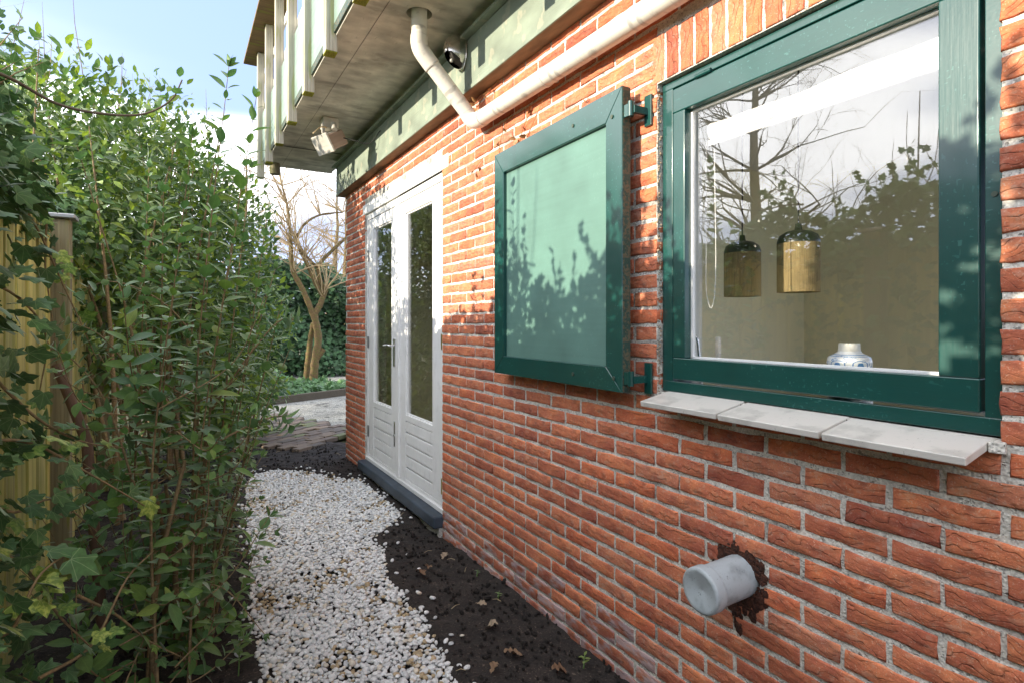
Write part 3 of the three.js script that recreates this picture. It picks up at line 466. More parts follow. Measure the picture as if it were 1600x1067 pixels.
// fascia under the balcony
{
  add(house, 'fascia', box(-0.08, -0.04, 2.612, 2.885, NEAR, 5.90, 0.003), M.fascia);
  add(house, 'fascia_lip', box(-0.086, -0.0805, 2.6, 2.622, NEAR, 5.902, 0.002), M.fascia);
  add(house, 'fascia_underside', box(-0.081, 0.006, 2.598, 2.611, NEAR, 5.898, 0.001), M.fasciaBounce);
  add(house, 'cornice_strip', [box(-0.118, -0.04, 2.886, 2.905, NEAR, 5.93, 0.002), box(-0.07, -0.03, 2.906, 2.957, NEAR, 5.91, 0.002)], M.fascia);
  add(house, 'fascia_return', box(-0.079, 0.19, 2.612, 2.957, 5.84, 5.899, 0.002), M.fascia);
}
// balcony
const SOF = 2.958, EDGE = -0.681, BEND = 6.42;
{
  const hole = Array.from({ length: 20 }, (_, i) => { const a = i / 20 * Math.PI * 2; return [2.867 + Math.cos(a) * 0.068, -0.357 + Math.sin(a) * 0.068]; });
  const sh = new THREE.Shape([[NEAR, 0.0], [5.9, 0.0], [BEND, -0.02], [BEND, EDGE], [NEAR, EDGE]].map(([a, b]) => new THREE.Vector2(a, b))); sh.holes.push(new THREE.Path(hole.map(([a, b]) => new THREE.Vector2(a, b))));
  const slab = new THREE.ExtrudeGeometry(sh, { depth: 0.12, bevelEnabled: false }); slab.applyMatrix4(new THREE.Matrix4().makeBasis(new THREE.Vector3(0, 0, -1), new THREE.Vector3(1, 0, 0), new THREE.Vector3(0, -1, 0))); slab.translate(0, SOF + 0.12, 0);
  const bal = add(house, 'balcony', metreUV(slab), M.soffit);
  add(bal, 'deck', box(EDGE + 0.01, 0.0, SOF + 0.121, SOF + 0.16, NEAR, BEND - 0.01, 0), M.soffit);
  for (const s of [5.62]) add(bal, 'joint_strip', box(EDGE + 0.01, -0.09, SOF - 0.004, SOF - 0.0005, s, s + 0.012, 0.001), M.black);
  add(bal, 'joint_strip', box(EDGE + 0.149, EDGE + 0.1505, SOF - 0.0015, SOF - 0.0005, NEAR, BEND - 0.1, 0), M.black);
  add(bal, 'edge_board', [box(EDGE - 0.014, EDGE - 0.002, SOF + 0.012, SOF + 0.06, NEAR, BEND, 0.002)], M.greenBrown);
  add(bal, 'end_board', box(EDGE, 0.0, SOF + 0.004, SOF + 0.118, BEND + 0.001, BEND + 0.02, 0.002), M.handrail);
  const rs = rng(540); let first = true;
  const bg = box(-0.738, -0.672, 0, 1.30, -0.039, 0.039, 0.004); const capg = box(-0.7375, -0.6725, -0.006, 0.004, -0.0385, 0.0385, 0.003);
  for (let s = 3.36 - 0.64 * 7; s < BEND + 0.5; s += 0.64) {
    if (s < -1.2) continue;
    const b = addAt(bal, 'baluster', bg, M.baluster, V(0, SOF - 0.098 + rr(-0.008, 0.008, rs), s)); origin.set(b, origin.get(bal).clone().add(b.position)); 
    const c = addAt(bal, 'mossy_baluster_end', capg, M.moss, V(0, SOF - 0.098 + rr(-0.008, 0.008, rs), s));
    if (s < BEND) { add(bal, 'panel', box(EDGE - 0.012, EDGE - 0.004, SOF + 0.065, SOF + 0.56, s + 0.02, s + 0.62, 0.001), M.balconyPanel); }
  }
  for (const [y0, y1] of [[SOF + 0.33, SOF + 0.40], [SOF + 0.62, SOF + 0.69], [SOF + 0.92, SOF + 0.99]]) add(bal, 'lath', box(-0.670, -0.655, y0, y1, NEAR, BEND + 0.35, 0.002), M.white);
  for (let s = 0.2; s < BEND; s += 0.64) add(bal, 'upright', box(-0.645 + 0.002, -0.62, SOF + 0.16, SOF + 1.15, s + 0.28, s + 0.34, 0.002), M.handrail);
  add(bal, 'handrail', box(-0.84, -0.60, SOF + 1.205, SOF + 1.235, NEAR, BEND + 0.5, 0.004), M.handrail);
  add(bal, 'drain_stub', tube([V(-0.60, SOF - 0.11, BEND - 0.12), V(-0.60, SOF, BEND - 0.12)], 0.05, 14), M.post);
}
console.log('house ready');

// ================================================================== THINGS ON THE HOUSE
{   // downpipe
  const t = thing('downpipe', 'cream plastic downpipe bending from the balcony soffit along the top of the wall', 'downpipe', [-0.07, 2.4, 2.0]);
  const r = 0.041, A = V(-0.357, 3.05, 2.867), B = V(-0.357, 2.80, 2.867), C = V(-0.335, 2.745, 2.865), D = V(-0.10, 2.475, 2.828), E = V(-0.072, 2.425, 2.815), Fp = V(-0.068, 2.412, 2.70), G = V(-0.068, 2.38, 0.4), G2 = V(-0.068, 2.36, -1.2);
  add(t, 'upper_pipe', tube([A, B], r, 24), M.pvc);
  add(t, 'bend', tube(spline([V(-0.357, 2.842, 2.867), V(-0.357, 2.80, 2.867), V(-0.345, 2.765, 2.866), V(-0.315, 2.727, 2.863), V(-0.285, 2.692, 2.859)], 14), r + 0.004, 24), M.pvc);
  add(t, 'slanted_pipe', tube([V(-0.30, 2.71, 2.861), D], r, 24), M.pvc);
  add(t, 'bend', tube(spline([D, V(-0.082, 2.445, 2.822), V(-0.072, 2.424, 2.795), V(-0.068, 2.414, 2.745), V(-0.068, 2.412, 2.69)], 14), r + 0.002, 24), M.pvc);
  add(t, 'long_pipe', tube([Fp, G, G2], r, 24), M.pvc);
  add(t, 'ring', tube([V(-0.068, 2.4125, 2.705), V(-0.068, 2.4122, 2.688)], r + 0.0045, 24), M.pvc);
  for (const s of [2.1, 0.9]) add(t, 'clip', [tube([V(-0.068, 2.38 + (s - 0.4) * 0.0139, s - 0.011), V(-0.068, 2.38 + (s - 0.4) * 0.0139, s + 0.011)], r + 0.003, 20), box(-0.04, 0.0, 2.38 + (s - 0.4) * 0.0139 - 0.012, 2.38 + (s - 0.4) * 0.0139 + 0.012, s - 0.008, s + 0.008, 0.001)], M.pvc);
}
{   // stainless eyelid lamp on the fascia
  const t = thing('wall_lamp', 'stainless steel eyelid wall lamp fixed to the green fascia', 'lamp', [-0.08, 2.73, 2.915]);
  const prof = (k) => { const g = new THREE.SphereGeometry(1, 32, 20, 0, Math.PI * 2, 0, Math.PI / 2); return g; };
  const plate = new THREE.SphereGeometry(1, 28, 14); plate.scale(0.012, 0.106, 0.066); plate.translate(-0.087, 2.834, -2.915);
  add(t, 'back_plate', metreUV(plate), M.steel);
  const hood = new THREE.SphereGeometry(1, 36, 24), p = hood.attributes.position;   // egg hood, open below towards the ground
  { const idx = hood.index.array, keep = []; const c = new THREE.Vector3(), v = new THREE.Vector3(); for (let i = 0; i < idx.length; i += 3) { c.set(0, 0, 0); for (let k = 0; k < 3; k++) c.add(v.fromBufferAttribute(p, idx[i + k])); c.multiplyScalar(1 / 3); if (c.x > 0.1) continue; const hx = c.x + 0.62, hy = c.y + 0.72, hz = c.z - 0.22; if (Math.hypot(hx, hy, hz) < 0.60) continue; keep.push(idx[i], idx[i + 1], idx[i + 2]); } hood.setIndex(keep); }
  hood.scale(0.105, 0.098, 0.060); hood.translate(-0.09, 2.838, -2.915); add(t, 'hood', hood, M.steel);
  const inner = new THREE.SphereGeometry(1, 24, 16); inner.scale(0.085, 0.080, 0.050); inner.translate(-0.084, 2.838, -2.915); add(t, 'reflector', metreUV(inner), std({ color: lin(0.05, 0.045, 0.04), roughness: 0.4 }));
  add(t, 'bulb', metreUV(new THREE.SphereGeometry(0.010, 16, 12).translate(-0.150, 2.778, -2.915)), std({ color: lin(0.5, 0.5, 0.48), roughness: 0.3 }));
}
{   // floodlight under the soffit
  const c = V(-0.41, SOF, 4.69), t = thing('floodlight', 'cream outdoor floodlight with a motion sensor hanging under the balcony', 'lamp', [-0.41, 2.7, 4.69]);
  const cream = std({ map: paintMap, color: lin(0.74, 0.70, 0.62), roughness: 0.5 }), brown = std({ map: paintMap, color: lin(0.45, 0.33, 0.26), roughness: 0.6 });
  add(t, 'mounting_box', box(-0.47, -0.35, SOF - 0.085, SOF - 0.001, 4.65, 4.77, 0.01), cream);
  add(t, 'bracket', [box(-0.475, -0.455, SOF - 0.13, SOF - 0.05, 4.66, 4.70, 0.004), box(-0.385, -0.365, SOF - 0.13, SOF - 0.05, 4.66, 4.70, 0.004)], cream);
  const body = (g) => { g.rotateX(0.0); g.rotateZ(0.55); g.rotateY(0.35); g.translate(-0.40, SOF - 0.185, -4.68); return g; };
  add(t, 'housing', body(metreUV(new RoundedBoxGeometry(0.155, 0.12, 0.19, 2, 0.014))), brown);
  add(t, 'visor', body(metreUV(new RoundedBoxGeometry(0.018, 0.15, 0.215, 2, 0.006).translate(-0.088, 0.004, 0))), cream);
  add(t, 'lamp_glass', body(metreUV(new RoundedBoxGeometry(0.15, 0.008, 0.16, 1, 0.003).translate(0, 0.064, 0))), cream);
  add(t, 'rating_label', body(metreUV(new THREE.BoxGeometry(0.045, 0.002, 0.05).translate(0.01, -0.0612, -0.02))), M.white);
  add(t, 'sensor', [tube([V(-0.40, SOF - 0.06, 4.62), V(-0.40, SOF - 0.12, 4.58)], 0.022, 12)], cream);
  add(t, 'cable', tube(spline([V(-0.36, SOF - 0.15, 4.64), V(-0.25, SOF - 0.19, 4.55), V(-0.15, SOF - 0.21, 4.50), V(-0.084, SOF - 0.12, 4.42)], 16), 0.004, 6), M.black);
  add(t, 'loose_wire', tube(spline([V(-0.45, SOF - 0.10, 4.62), V(-0.50, SOF - 0.11, 4.60), V(-0.56, SOF - 0.17, 4.60)], 10), 0.005, 6), std({ color: lin(0.65, 0.5, 0.28), roughness: 0.6 }));
}
{   // flue stub low in the wall
  const t = thing('vent_pipe', 'short grey plastic vent pipe with capped end sticking out of the brick wall', 'vent pipe', [-0.06, 0.52, 1.15]);
  const y = VENT.y, s = VENT.s, r = 0.0605, tl = (x) => y - 0.02 * 0 + 0.05 * x;   // falls a little outwards
  add(t, 'pipe', tube([V(0.15, tl(0.15), s), V(-0.145, tl(-0.145), s)], r, 40), M.vent);
  const prof = [[0.0, 0.012], [0.052, 0.0], [0.0585, -0.002], [0.0650, 0.0015], [0.0665, 0.008], [0.0665, 0.034], [0.0650, 0.038], [0.0612, 0.040]].map(([a, b]) => new THREE.Vector2(a, b));
  const cap = new THREE.LatheGeometry(prof, 40); cap.rotateZ(-Math.PI / 2 + 0.05); cap.translate(-0.170, tl(-0.170), -s);
  add(t, 'cap', metreUV(cap), M.vent);
  const rs = rng(560), gs = [];
  for (let i = 0; i < 170; i++) { const a = rs() * 6.28, q = r + 0.036 * Math.pow(rs(), 1.8), low = a > 3.4 && a < 5.9; const g = new THREE.IcosahedronGeometry(rr(0.006, 0.014, rs), 0); g.rotateX(rs() * 6); g.rotateY(rs() * 6); g.scale(0.45, rr(0.8, 1.8, rs), rr(0.8, 1.8, rs)); g.translate(rr(0.0, 0.006, rs), y + Math.sin(a) * q - (low ? rr(0, 0.03, rs) : 0), -(s + Math.cos(a) * q)); gs.push(metreUV(g)); }
  for (let i = 0; i < 60; i++) { const g = new THREE.IcosahedronGeometry(rr(0.003, 0.010, rs), 0); g.rotateX(rs() * 6); g.scale(0.35, rr(1, 2.4, rs), rr(0.7, 1.3, rs)); g.translate(rr(0.0, 0.003, rs), y - r - 0.11 * Math.pow(rs(), 1.5), -(s + rr(-0.008, 0.030, rs))); gs.push(metreUV(g)); }
  add(t, 'broken_masonry', gs, M.rubble);
  const back = new THREE.CylinderGeometry(0.09, 0.09, 0.004, 24); back.rotateZ(Math.PI / 2); back.translate(0.018, y, -s); 
}
{   // inside, behind the glass
  const felt = std({ map: tex(256, 256, (u, v, o) => { const k = 0.85 + 0.3 * (fbm(u, v, 60, 4, 3, 600) - 0.5); o[0] = 0.66 * k; o[1] = 0.58 * k; o[2] = 0.40 * k; }, true, [0.2, 0.2]), roughness: 0.9 });
  for (const [x, s, y0, y1, r, label] of [[0.577, 1.341, 1.446, 1.63, 0.075, 'beige drum pendant lamp inside the window, nearer the vase'], [0.58, 1.594, 1.44, 1.62, 0.073, 'beige drum pendant lamp inside the window, nearer the shutter']]) {
    const t = thing('pendant_lamp', label, 'lamp', [x, y0, s], 'pendant lamps inside the window');
    add(t, 'shade', tube([V(x, y0, s), V(x, y1, s)], r, 32, false), felt);
    const dome = new THREE.LatheGeometry([[r, 0], [r, 0.008], [r * 0.9, 0.03], [r * 0.6, 0.045], [0.014, 0.052], [0.010, 0.075], [0, 0.078]].map(([a, b]) => new THREE.Vector2(a, b)), 32); dome.translate(x, y1, -s);
    add(t, 'cap', metreUV(dome), std({ color: lin(0.02, 0.025, 0.015), roughness: 0.35 })); add(t, 'cord', tube([V(x, y1 + 0.07, s), V(x, 2.55, s)], 0.003, 6), M.black);
  }
  const blind = thing('roller_blind', 'white rolled-up fabric blind behind the top of the window', 'blind', [0.115, 1.94, 0.95]);
  const prof = []; for (let i = 0; i <= 20; i++) prof.push(i / 20);
  { const pos = [], idx = [], uv = [], n = 60, m = 22; for (let j = 0; j <= n; j++) for (let i = 0; i <= m; i++) { const s = mix(0.52, 1.352, j / n), a = i / m * Math.PI * 2, wv = 0.003 * Math.sin(s * 9 + 1) + 0.002 * Math.sin(s * 23), e = 1 + 0.05 * Math.sin(3 * a + s * 5); pos.push(0.115 + Math.cos(a) * 0.020 * e, 1.978 + wv * 0.6 + Math.sin(a) * (0.030 + 0.6 * wv) * e, -s); uv.push(s, a * 0.03); if (i && j) { const A = (j - 1) * (m + 1) + i - 1; idx.push(A, A + m + 1, A + 1, A + 1, A + m + 1, A + m + 2); } }
    const g = new THREE.BufferGeometry(); g.setAttribute('position', new THREE.Float32BufferAttribute(pos, 3)); g.setAttribute('uv', new THREE.Float32BufferAttribute(uv, 2)); g.setIndex(idx); g.computeVertexNormals(); add(blind, 'roll', g, std({ color: lin(0.84, 0.83, 0.79), roughness: 0.9 })); }
  add(blind, 'bottom_bar', box(0.092, 0.104, 1.926, 1.946, 0.52, 1.35, 0.004), M.white);
  add(blind, 'pull_chain', tube(spline([V(0.11, 1.95, 1.372), V(0.11, 1.6, 1.372), V(0.11, 1.42, 1.368), V(0.115, 1.38, 1.355), V(0.12, 1.42, 1.345), V(0.12, 1.95, 1.345)], 30), 0.0018, 5), M.plasterWhite);
  const jar = thing('ceramic_jar', 'small white and blue painted jar on the inner window sill', 'jar', [0.162, 1.136, 0.915]);
  const jp = [[0, 0], [0.05, 0], [0.056, 0.01], [0.056, 0.085], [0.052, 0.10], [0.03, 0.112], [0.029, 0.116]].map(([a, b]) => new THREE.Vector2(a, b)), jg = new THREE.LatheGeometry(jp, 40); jg.translate(0.162, 1.137, -0.915);
  { const cv = document.createElement('canvas'); cv.width = 512; cv.height = 256; const g = cv.getContext('2d'); g.fillStyle = '#eef1ee'; g.fillRect(0, 0, 512, 256); const rs = rng(610); g.strokeStyle = '#3f78b4'; g.fillStyle = '#5d92c4';
    for (let k = 0; k < 6; k++) { const cx = 42 + k * 85; g.lineWidth = 4; g.beginPath(); g.arc(cx, 140, 30, 0, 7); g.stroke(); g.beginPath(); g.arc(cx, 140, 15, 0, 7); g.fill(); for (let i = 0; i < 22; i++) { g.lineWidth = 2; g.beginPath(); const x = cx + rr(-42, 42, rs), y = rr(70, 215, rs); g.arc(x, y, rr(3, 9, rs), rs() * 6, rs() * 6 + 3); g.stroke(); } } g.lineWidth = 5; for (const y of [62, 76, 222]) { g.beginPath(); g.moveTo(0, y); g.lineTo(512, y); g.stroke(); }
    const ct = new THREE.CanvasTexture(cv); ct.colorSpace = THREE.SRGBColorSpace; add(jar, 'body', jg, phy({ map: ct, roughness: 0.25, clearcoat: 0.6, clearcoatRoughness: 0.1 })); }
  const lg = new THREE.CylinderGeometry(0.0265, 0.0275, 0.026, 28); lg.translate(0.162, 1.137 + 0.112 + 0.012, -0.915); add(jar, 'neck', metreUV(lg), phy({ color: lin(0.80, 0.79, 0.70), roughness: 0.3 }));
  single('candle', 'thin white upright candle in the lower corner of the window', 'candle', box(0.148, 0.163, 1.137, 1.283, 1.352, 1.367, 0.003), std({ color: lin(0.82, 0.76, 0.66), roughness: 0.5 }));
  single('curved_tube', 'thin grey bent metal tube behind the lower corner of the window', 'tube', tube(spline([V(0.145, 1.137, 1.425), V(0.142, 1.22, 1.432), V(0.138, 1.275, 1.437), V(0.134, 1.288, 1.445)], 12), 0.005, 8), M.chrome);
}
console.log('fittings ready');

// ================================================================== PLANTS
function leafShape(len, wid, fold, droop, seg = 4) {   // pointed oval leaf along +z, base at the origin, folded along its midrib
  const pos = [], uv = [], idx = [];
  for (let i = 0; i <= seg; i++) { const t = i / seg, w = wid / 2 * Math.pow(Math.sin(Math.PI * Math.pow(clamp(t * 0.98 + 0.02), 0.82)), 0.85) * (i === seg ? 0.02 : 1), y = -droop * len * t * t; for (const k of [-1, 0, 1]) { pos.push(k * w, y + Math.abs(k) * w * fold, t * len); uv.push(0.5 + k * 0.5, t); } if (i) for (let k = 0; k < 2; k++) { const A = (i - 1) * 3 + k; idx.push(A, A + 3, A + 1, A + 1, A + 3, A + 4); } }
  const g = new THREE.BufferGeometry(); g.setAttribute('position', new THREE.Float32BufferAttribute(pos, 3)); g.setAttribute('uv', new THREE.Float32BufferAttribute(uv, 2)); g.setIndex(idx); g.computeVertexNormals(); return g;
}
const leafVein = tex(128, 256, (u, v, o) => { const m = Math.abs(u - 0.5), mid = 1 - sstep(0.0, 0.05, m), t = v * 7 - m * 5, side = 1 - sstep(0.0, 0.13, Math.abs(t - Math.round(t))), a = fbm(u, v, 4, 6, 3, 700); const k = 0.91 + 0.20 * (a - 0.5) + 0.10 * mid + 0.04 * side; o[0] = k * (1 + 0.08 * mid); o[1] = k; o[2] = k * 0.96; }, true);
const leafMat = (r, g, b, coat, tr) => phy({ color: lin(r, g, b), map: leafVein, roughness: 0.95, transmission: tr ?? 0.45, thickness: 0, clearcoat: coat, clearcoatRoughness: 0.34, side: THREE.DoubleSide });
const _m = new THREE.Matrix4(), _x = new THREE.Vector3(), _y = new THREE.Vector3(), _z = new THREE.Vector3();
function leafMatrix(pos, dir, up, scale) { _z.copy(dir).normalize(); _x.copy(up).cross(_z); if (_x.lengthSq() < 1e-6) _x.set(1, 0, 0); _x.normalize(); _y.copy(_z).cross(_x); const m = new THREE.Matrix4().makeBasis(_x, _y, _z); m.scale(new THREE.Vector3(scale, scale, scale)); m.setPosition(pos); return m; }
function instances(parent, name, geo, mat, list, kindStuff = true) {   // list of [matrix in world, [r,g,b]]
  const o = origin.get(parent) ?? new THREE.Vector3(), im = new THREE.InstancedMesh(geo, mat, list.length), c = new THREE.Color(); im.name = name;
  list.forEach(([m, k], i) => { const q = m.clone(); q.elements[12] -= o.x; q.elements[13] -= o.y; q.elements[14] -= o.z; im.setMatrixAt(i, q); im.setColorAt(i, c.setRGB(...k)); });
  im.castShadow = im.receiveShadow = true; if (kindStuff) im.userData.kind = 'stuff'; parent.add(im); return im;
}
const rvec = (rs) => { const z = rs() * 2 - 1, a = rs() * 6.283, q = Math.sqrt(1 - z * z); return new THREE.Vector3(q * Math.cos(a), z, q * Math.sin(a)); };

// ---- privet in front: long upright shoots with paired leaves
const leafMats = [leafMat(0.13, 0.29, 0.075, 0.4), leafMat(0.19, 0.35, 0.07, 0.3), leafMat(0.09, 0.235, 0.085, 0.5), leafMat(0.28, 0.40, 0.07, 0.3)];
{
  const t = thing('privet_shrub', 'tall green privet shrub with upright leafy shoots beside the white path', 'shrub', [-1.55, 0, 2.7]);
  const rs = rng(720), geos = [leafShape(1, 0.50, 0.22, 0.16, 5), leafShape(1, 0.56, 0.14, 0.28, 5), leafShape(1, 0.46, 0.30, 0.08, 5)], leaves = [], stems = [];
  function leafPair(p, dir, k, size, tilt) {
    const a0 = (k % 2) * Math.PI / 2 + rr(-0.35, 0.35, rs), u = new THREE.Vector3(1, 0, 0).addScaledVector(dir, -dir.x).normalize(), w = dir.clone().cross(u);
    for (const q of [0, Math.PI]) { if (rs() < 0.07) continue; const a = a0 + q + rr(-0.25, 0.25, rs), out = u.clone().multiplyScalar(Math.cos(a)).addScaledVector(w, Math.sin(a)), ld = out.clone().multiplyScalar(1).addScaledVector(dir, tilt + rr(-0.2, 0.25, rs)).add(rvec(rs).multiplyScalar(0.15)).normalize(); const up = dir.clone().addScaledVector(out, -0.3).add(rvec(rs).multiplyScalar(0.25)); leaves.push({ m: leafMatrix(p.clone().addScaledVector(out, 0.004), ld, up, size * rr(0.55, 1.25, rs)), g: Math.floor(rs() * 3), p: p.clone(), size }); }
  }
  function shoot(base, tip, bend, thick, dens, size, from) {
    const mid = base.clone().lerp(tip, 0.5).add(bend), pts = spline([base, mid, tip], 16), L = base.distanceTo(tip);
    stems.push(tube(pts, pts.map((_, i) => mix(thick, 0.0013, i / 16)), 6));
    const crv = new THREE.CatmullRomCurve3([base, mid, tip]), n = Math.floor(L * (1 - from) / dens);
    for (let k = 0; k <= n; k++) { const u = from + (1 - from) * k / n, p = crv.getPoint(u), d = crv.getTangent(u); leafPair(p, d, k, size * mix(1, 0.62, Math.pow(u, 5)) * (u < 0.3 ? 0.85 : 1), mix(0.15, 0.9, Math.pow(u, 3))); }
    const d = crv.getTangent(1); for (let q = 0; q < 3; q++) leaves.push({ m: leafMatrix(tip.clone(), d.clone().add(rvec(rs).multiplyScalar(0.5)), rvec(rs), size * 0.5), g: q, p: tip.clone(), size: size * 0.5 });
  }
  // shoots seen in the picture: [tip px, tip py, depth s of the tip, base x, base s, leaf size]
  const S = [[357, 104, 2.47, -1.42, 2.45, 0.068], [400, 152, 2.60, -1.40, 2.55, 0.062], [300, 212, 2.55, -1.52, 2.55, 0.064], [392, 262, 2.75, -1.38, 2.75, 0.058], [255, 300, 2.6, -1.56, 2.7, 0.06], [332, 305, 2.9, -1.45, 2.85, 0.06], [232, 262, 3.0, -1.68, 2.95, 0.056], [418, 330, 3.0, -1.36, 2.95, 0.056],
    [440, 470, 2.75, -1.35, 2.75, 0.056], [452, 545, 2.62, -1.40, 2.7, 0.056], [430, 420, 3.1, -1.40, 3.1, 0.054], [370, 345, 2.35, -1.45, 2.4, 0.062], [280, 380, 2.3, -1.55, 2.35, 0.06], [410, 650, 2.6, -1.45, 2.6, 0.05], [425, 600, 3.2, -1.45, 3.2, 0.052]];
  S.forEach(([px, py, s, bx, bs, size]) => shoot(V(bx + rr(-0.04, 0.04, rs), 0, bs), atS(px, py, s), new THREE.Vector3(rr(-0.05, 0.02, rs), 0, rr(-0.04, 0.04, rs)), rr(0.0045, 0.0075, rs), rr(0.038, 0.05, rs), size * 1.45, rr(0.10, 0.22, rs)));
  for (let i = 0; i < 88; i++) {   // lower side shoots that fill the bush
    const bx = rr(-1.66, -1.38, rs), bs = rr(2.25, 3.35, rs), h = 0.04 + 1.0 * Math.pow(rs(), 1.9), a = rs() * 6.28, out = rr(0.14, 0.50, rs), hh = rr(0.02, 0.55, rs);
    const tip = V(Math.min(bx + Math.cos(a) * out, -1.17), h + hh, bs + Math.sin(a) * out); shoot(V(bx, h, bs), tip, new THREE.Vector3(Math.cos(a) * 0.06, -0.05, -Math.sin(a) * 0.06), 0.0028, rr(0.046, 0.06, rs), rr(0.062, 0.084, rs), 0.1);
  }
  for (let i = 0; i < 16; i++) {   // low arching sprays by the path
    const bs = rr(2.1, 4.6, rs), bx = rr(-1.6, -1.35, rs), tip = V(rr(-1.24, -1.06, rs), rr(0.05, 0.42, rs), bs + rr(-0.2, 0.2, rs)); shoot(V(bx, rr(0.05, 0.35, rs), bs), tip, new THREE.Vector3(0, 0.09, 0), 0.0035, 0.042, rr(0.044, 0.06, rs), 0.15);
  }
  for (const [a, b, c, d] of [[[235, 700], [200, 500], [150, 330], [120, 230]], [[210, 760], [160, 620], [110, 560], [70, 540]], [[330, 560], [250, 470], [170, 440], [120, 460]], [[260, 640], [190, 560], [150, 520], [100, 500]], [[330, 640], [400, 540], [440, 500], [462, 500]], [[320, 700], [400, 660], [440, 650], [455, 668]]]) {
    const s0 = rr(2.45, 3.0, rs), P = [a, b, c, d].map(([x, y]) => atS(x, y, s0)), cv = new THREE.CatmullRomCurve3(P); stems.push(tube(cv.getPoints(18), Array.from({ length: 19 }, (_, i) => mix(0.005, 0.0015, i / 18)), 6)); for (let k = 0; k < 13; k++) leafPair(cv.getPoint(0.2 + 0.8 * k / 12), cv.getTangent(0.2 + 0.8 * k / 12), k, rr(0.05, 0.075, rs), 0.4);
  }
  for (let i = 0; i < 5; i++) { const bx = rr(-1.66, -1.42, rs), bs = rr(2.25, 2.95, rs); stems.push(tube(spline([V(bx, -0.03, bs), V(bx + rr(-0.05, 0.05, rs), 0.35, bs + rr(-0.05, 0.05, rs)), V(bx + rr(-0.1, 0.1, rs), rr(0.7, 1.0, rs), bs + rr(-0.1, 0.1, rs))], 8), [0.013, 0.013, 0.012, 0.011, 0.010, 0.009, 0.008, 0.007, 0.006], 8)); }
  add(t, 'stems', stems, M.stem);
  leaves.forEach((l) => { const [px, py, d] = project(l.p.x, l.p.y, -l.p.z); l.key = d > 0.3 && px > -20 && px < 700 && py > -20 && py < 1080 ? l.size / d : 0; }); leaves.sort((a, b) => b.key - a.key);
  const o = origin.get(t), tones = [[1, 1, 1], [1.2, 1.1, 0.85], [0.8, 0.85, 0.95], [1.45, 1.2, 0.7]], rest = [[], [], []];
  leaves.forEach((l, i) => {
    if (i < 290) { const me = new THREE.Mesh(geos[l.g], leafMats[Math.floor(rs() * 3.2)]); me.name = 'leaf'; l.m.decompose(me.position, me.quaternion, me.scale); me.position.sub(o); me.castShadow = me.receiveShadow = true; t.add(me); }
    else rest[l.g].push([l.m, tones[Math.floor(Math.pow(rs(), 1.4) * 4)]]);
  });
  rest.forEach((list, g) => instances(t, 'foliage', geos[g], leafMats[0], list));
  console.log('privet leaves', leaves.length);
}
// ---- fence
const FX = -2.06, ivyTop = (s) => 1.97 + 0.20 * (1 - sstep(1.5, 2.4, s)) + 0.10 * Math.sin(s * 3.1) + 0.06 * Math.sin(s * 7.7 + 1);
{
  const t = thing('wooden_fence', 'yellowish wooden fence of upright slats and thick posts along the left side', 'fence', [FX, 0, 3]);
  const rs = rng(740), slat2 = box(-0.010, 0.010, 0, 1.80, -0.071, 0.071, 0.004), post = box(-0.045, 0.045, 0, 1.86, -0.048, 0.048, 0.006);
  let n = 0; for (let s = -2.5; s < 6.6; s += 0.095) { const p = addAt(t, 'slat', slat2, n % 3 ? M.fenceA : M.fenceB, V(FX + (n % 2 ? 0.034 : -0.034) + rr(-0.003, 0.003, rs), rr(-0.02, 0.02, rs), s + rr(-0.008, 0.008, rs))); p.rotation.x = rr(-0.007, 0.007, rs); n++; }
  for (const y of [0.35, 1.0, 1.62]) add(t, 'rail', box(FX - 0.022, FX + 0.022, y - 0.035, y + 0.035, -2.5, 6.6, 0.004), M.fenceB);
  for (const s of [-1.9, 0.0, 1.85, 3.72, 5.6]) { addAt(t, 'post', post, M.post, V(FX + 0.08, 0, s)); add(t, 'post_cap', box(FX + 0.01, FX + 0.15, 1.861, 1.885, s - 0.07, s + 0.07, 0.006), M.zinc); }
}
single('wooden_pole', 'brown round wooden pole leaning against the fence', 'pole', tube([atS(88, 570, 3.15), atS(135, 690, 3.05), V(-1.72, 0.0, 2.9)], [0.020, 0.021, 0.021], 14), std({ color: lin(0.13, 0.07, 0.045), roughness: 0.7, bumpMap: woodBump, bumpScale: 0.002 }));
// ---- ivy over the fence
function ivyShape() {
  const P = [[0, 0], [0.20, -0.12], [0.42, -0.06], [0.50, 0.12], [0.34, 0.30], [0.52, 0.50], [0.48, 0.60], [0.26, 0.60], [0.14, 0.82], [0, 1.02]], pos = [0, 0.05, 0.35], uv = [0.5, 0.45], idx = [], L = [];
  for (const [x, y] of P) L.push([x, y]); for (const [x, y] of P.slice(1, -1).reverse()) L.push([-x, y]);
  L.forEach(([x, y]) => { pos.push(x, -0.16 * (x * x) - 0.10 * Math.max(0, y - 0.4) + 0.02 * Math.sin(x * 9 + y * 5), y); uv.push(0.5 + x, 0.12 + y * 0.84); });
  for (let i = 0; i < L.length; i++) idx.push(0, 1 + i, 1 + (i + 1) % L.length);
  const g = new THREE.BufferGeometry(); g.setAttribute('position', new THREE.Float32BufferAttribute(pos, 3)); g.setAttribute('uv', new THREE.Float32BufferAttribute(uv, 2)); g.setIndex(idx); g.computeVertexNormals(); return g;
}
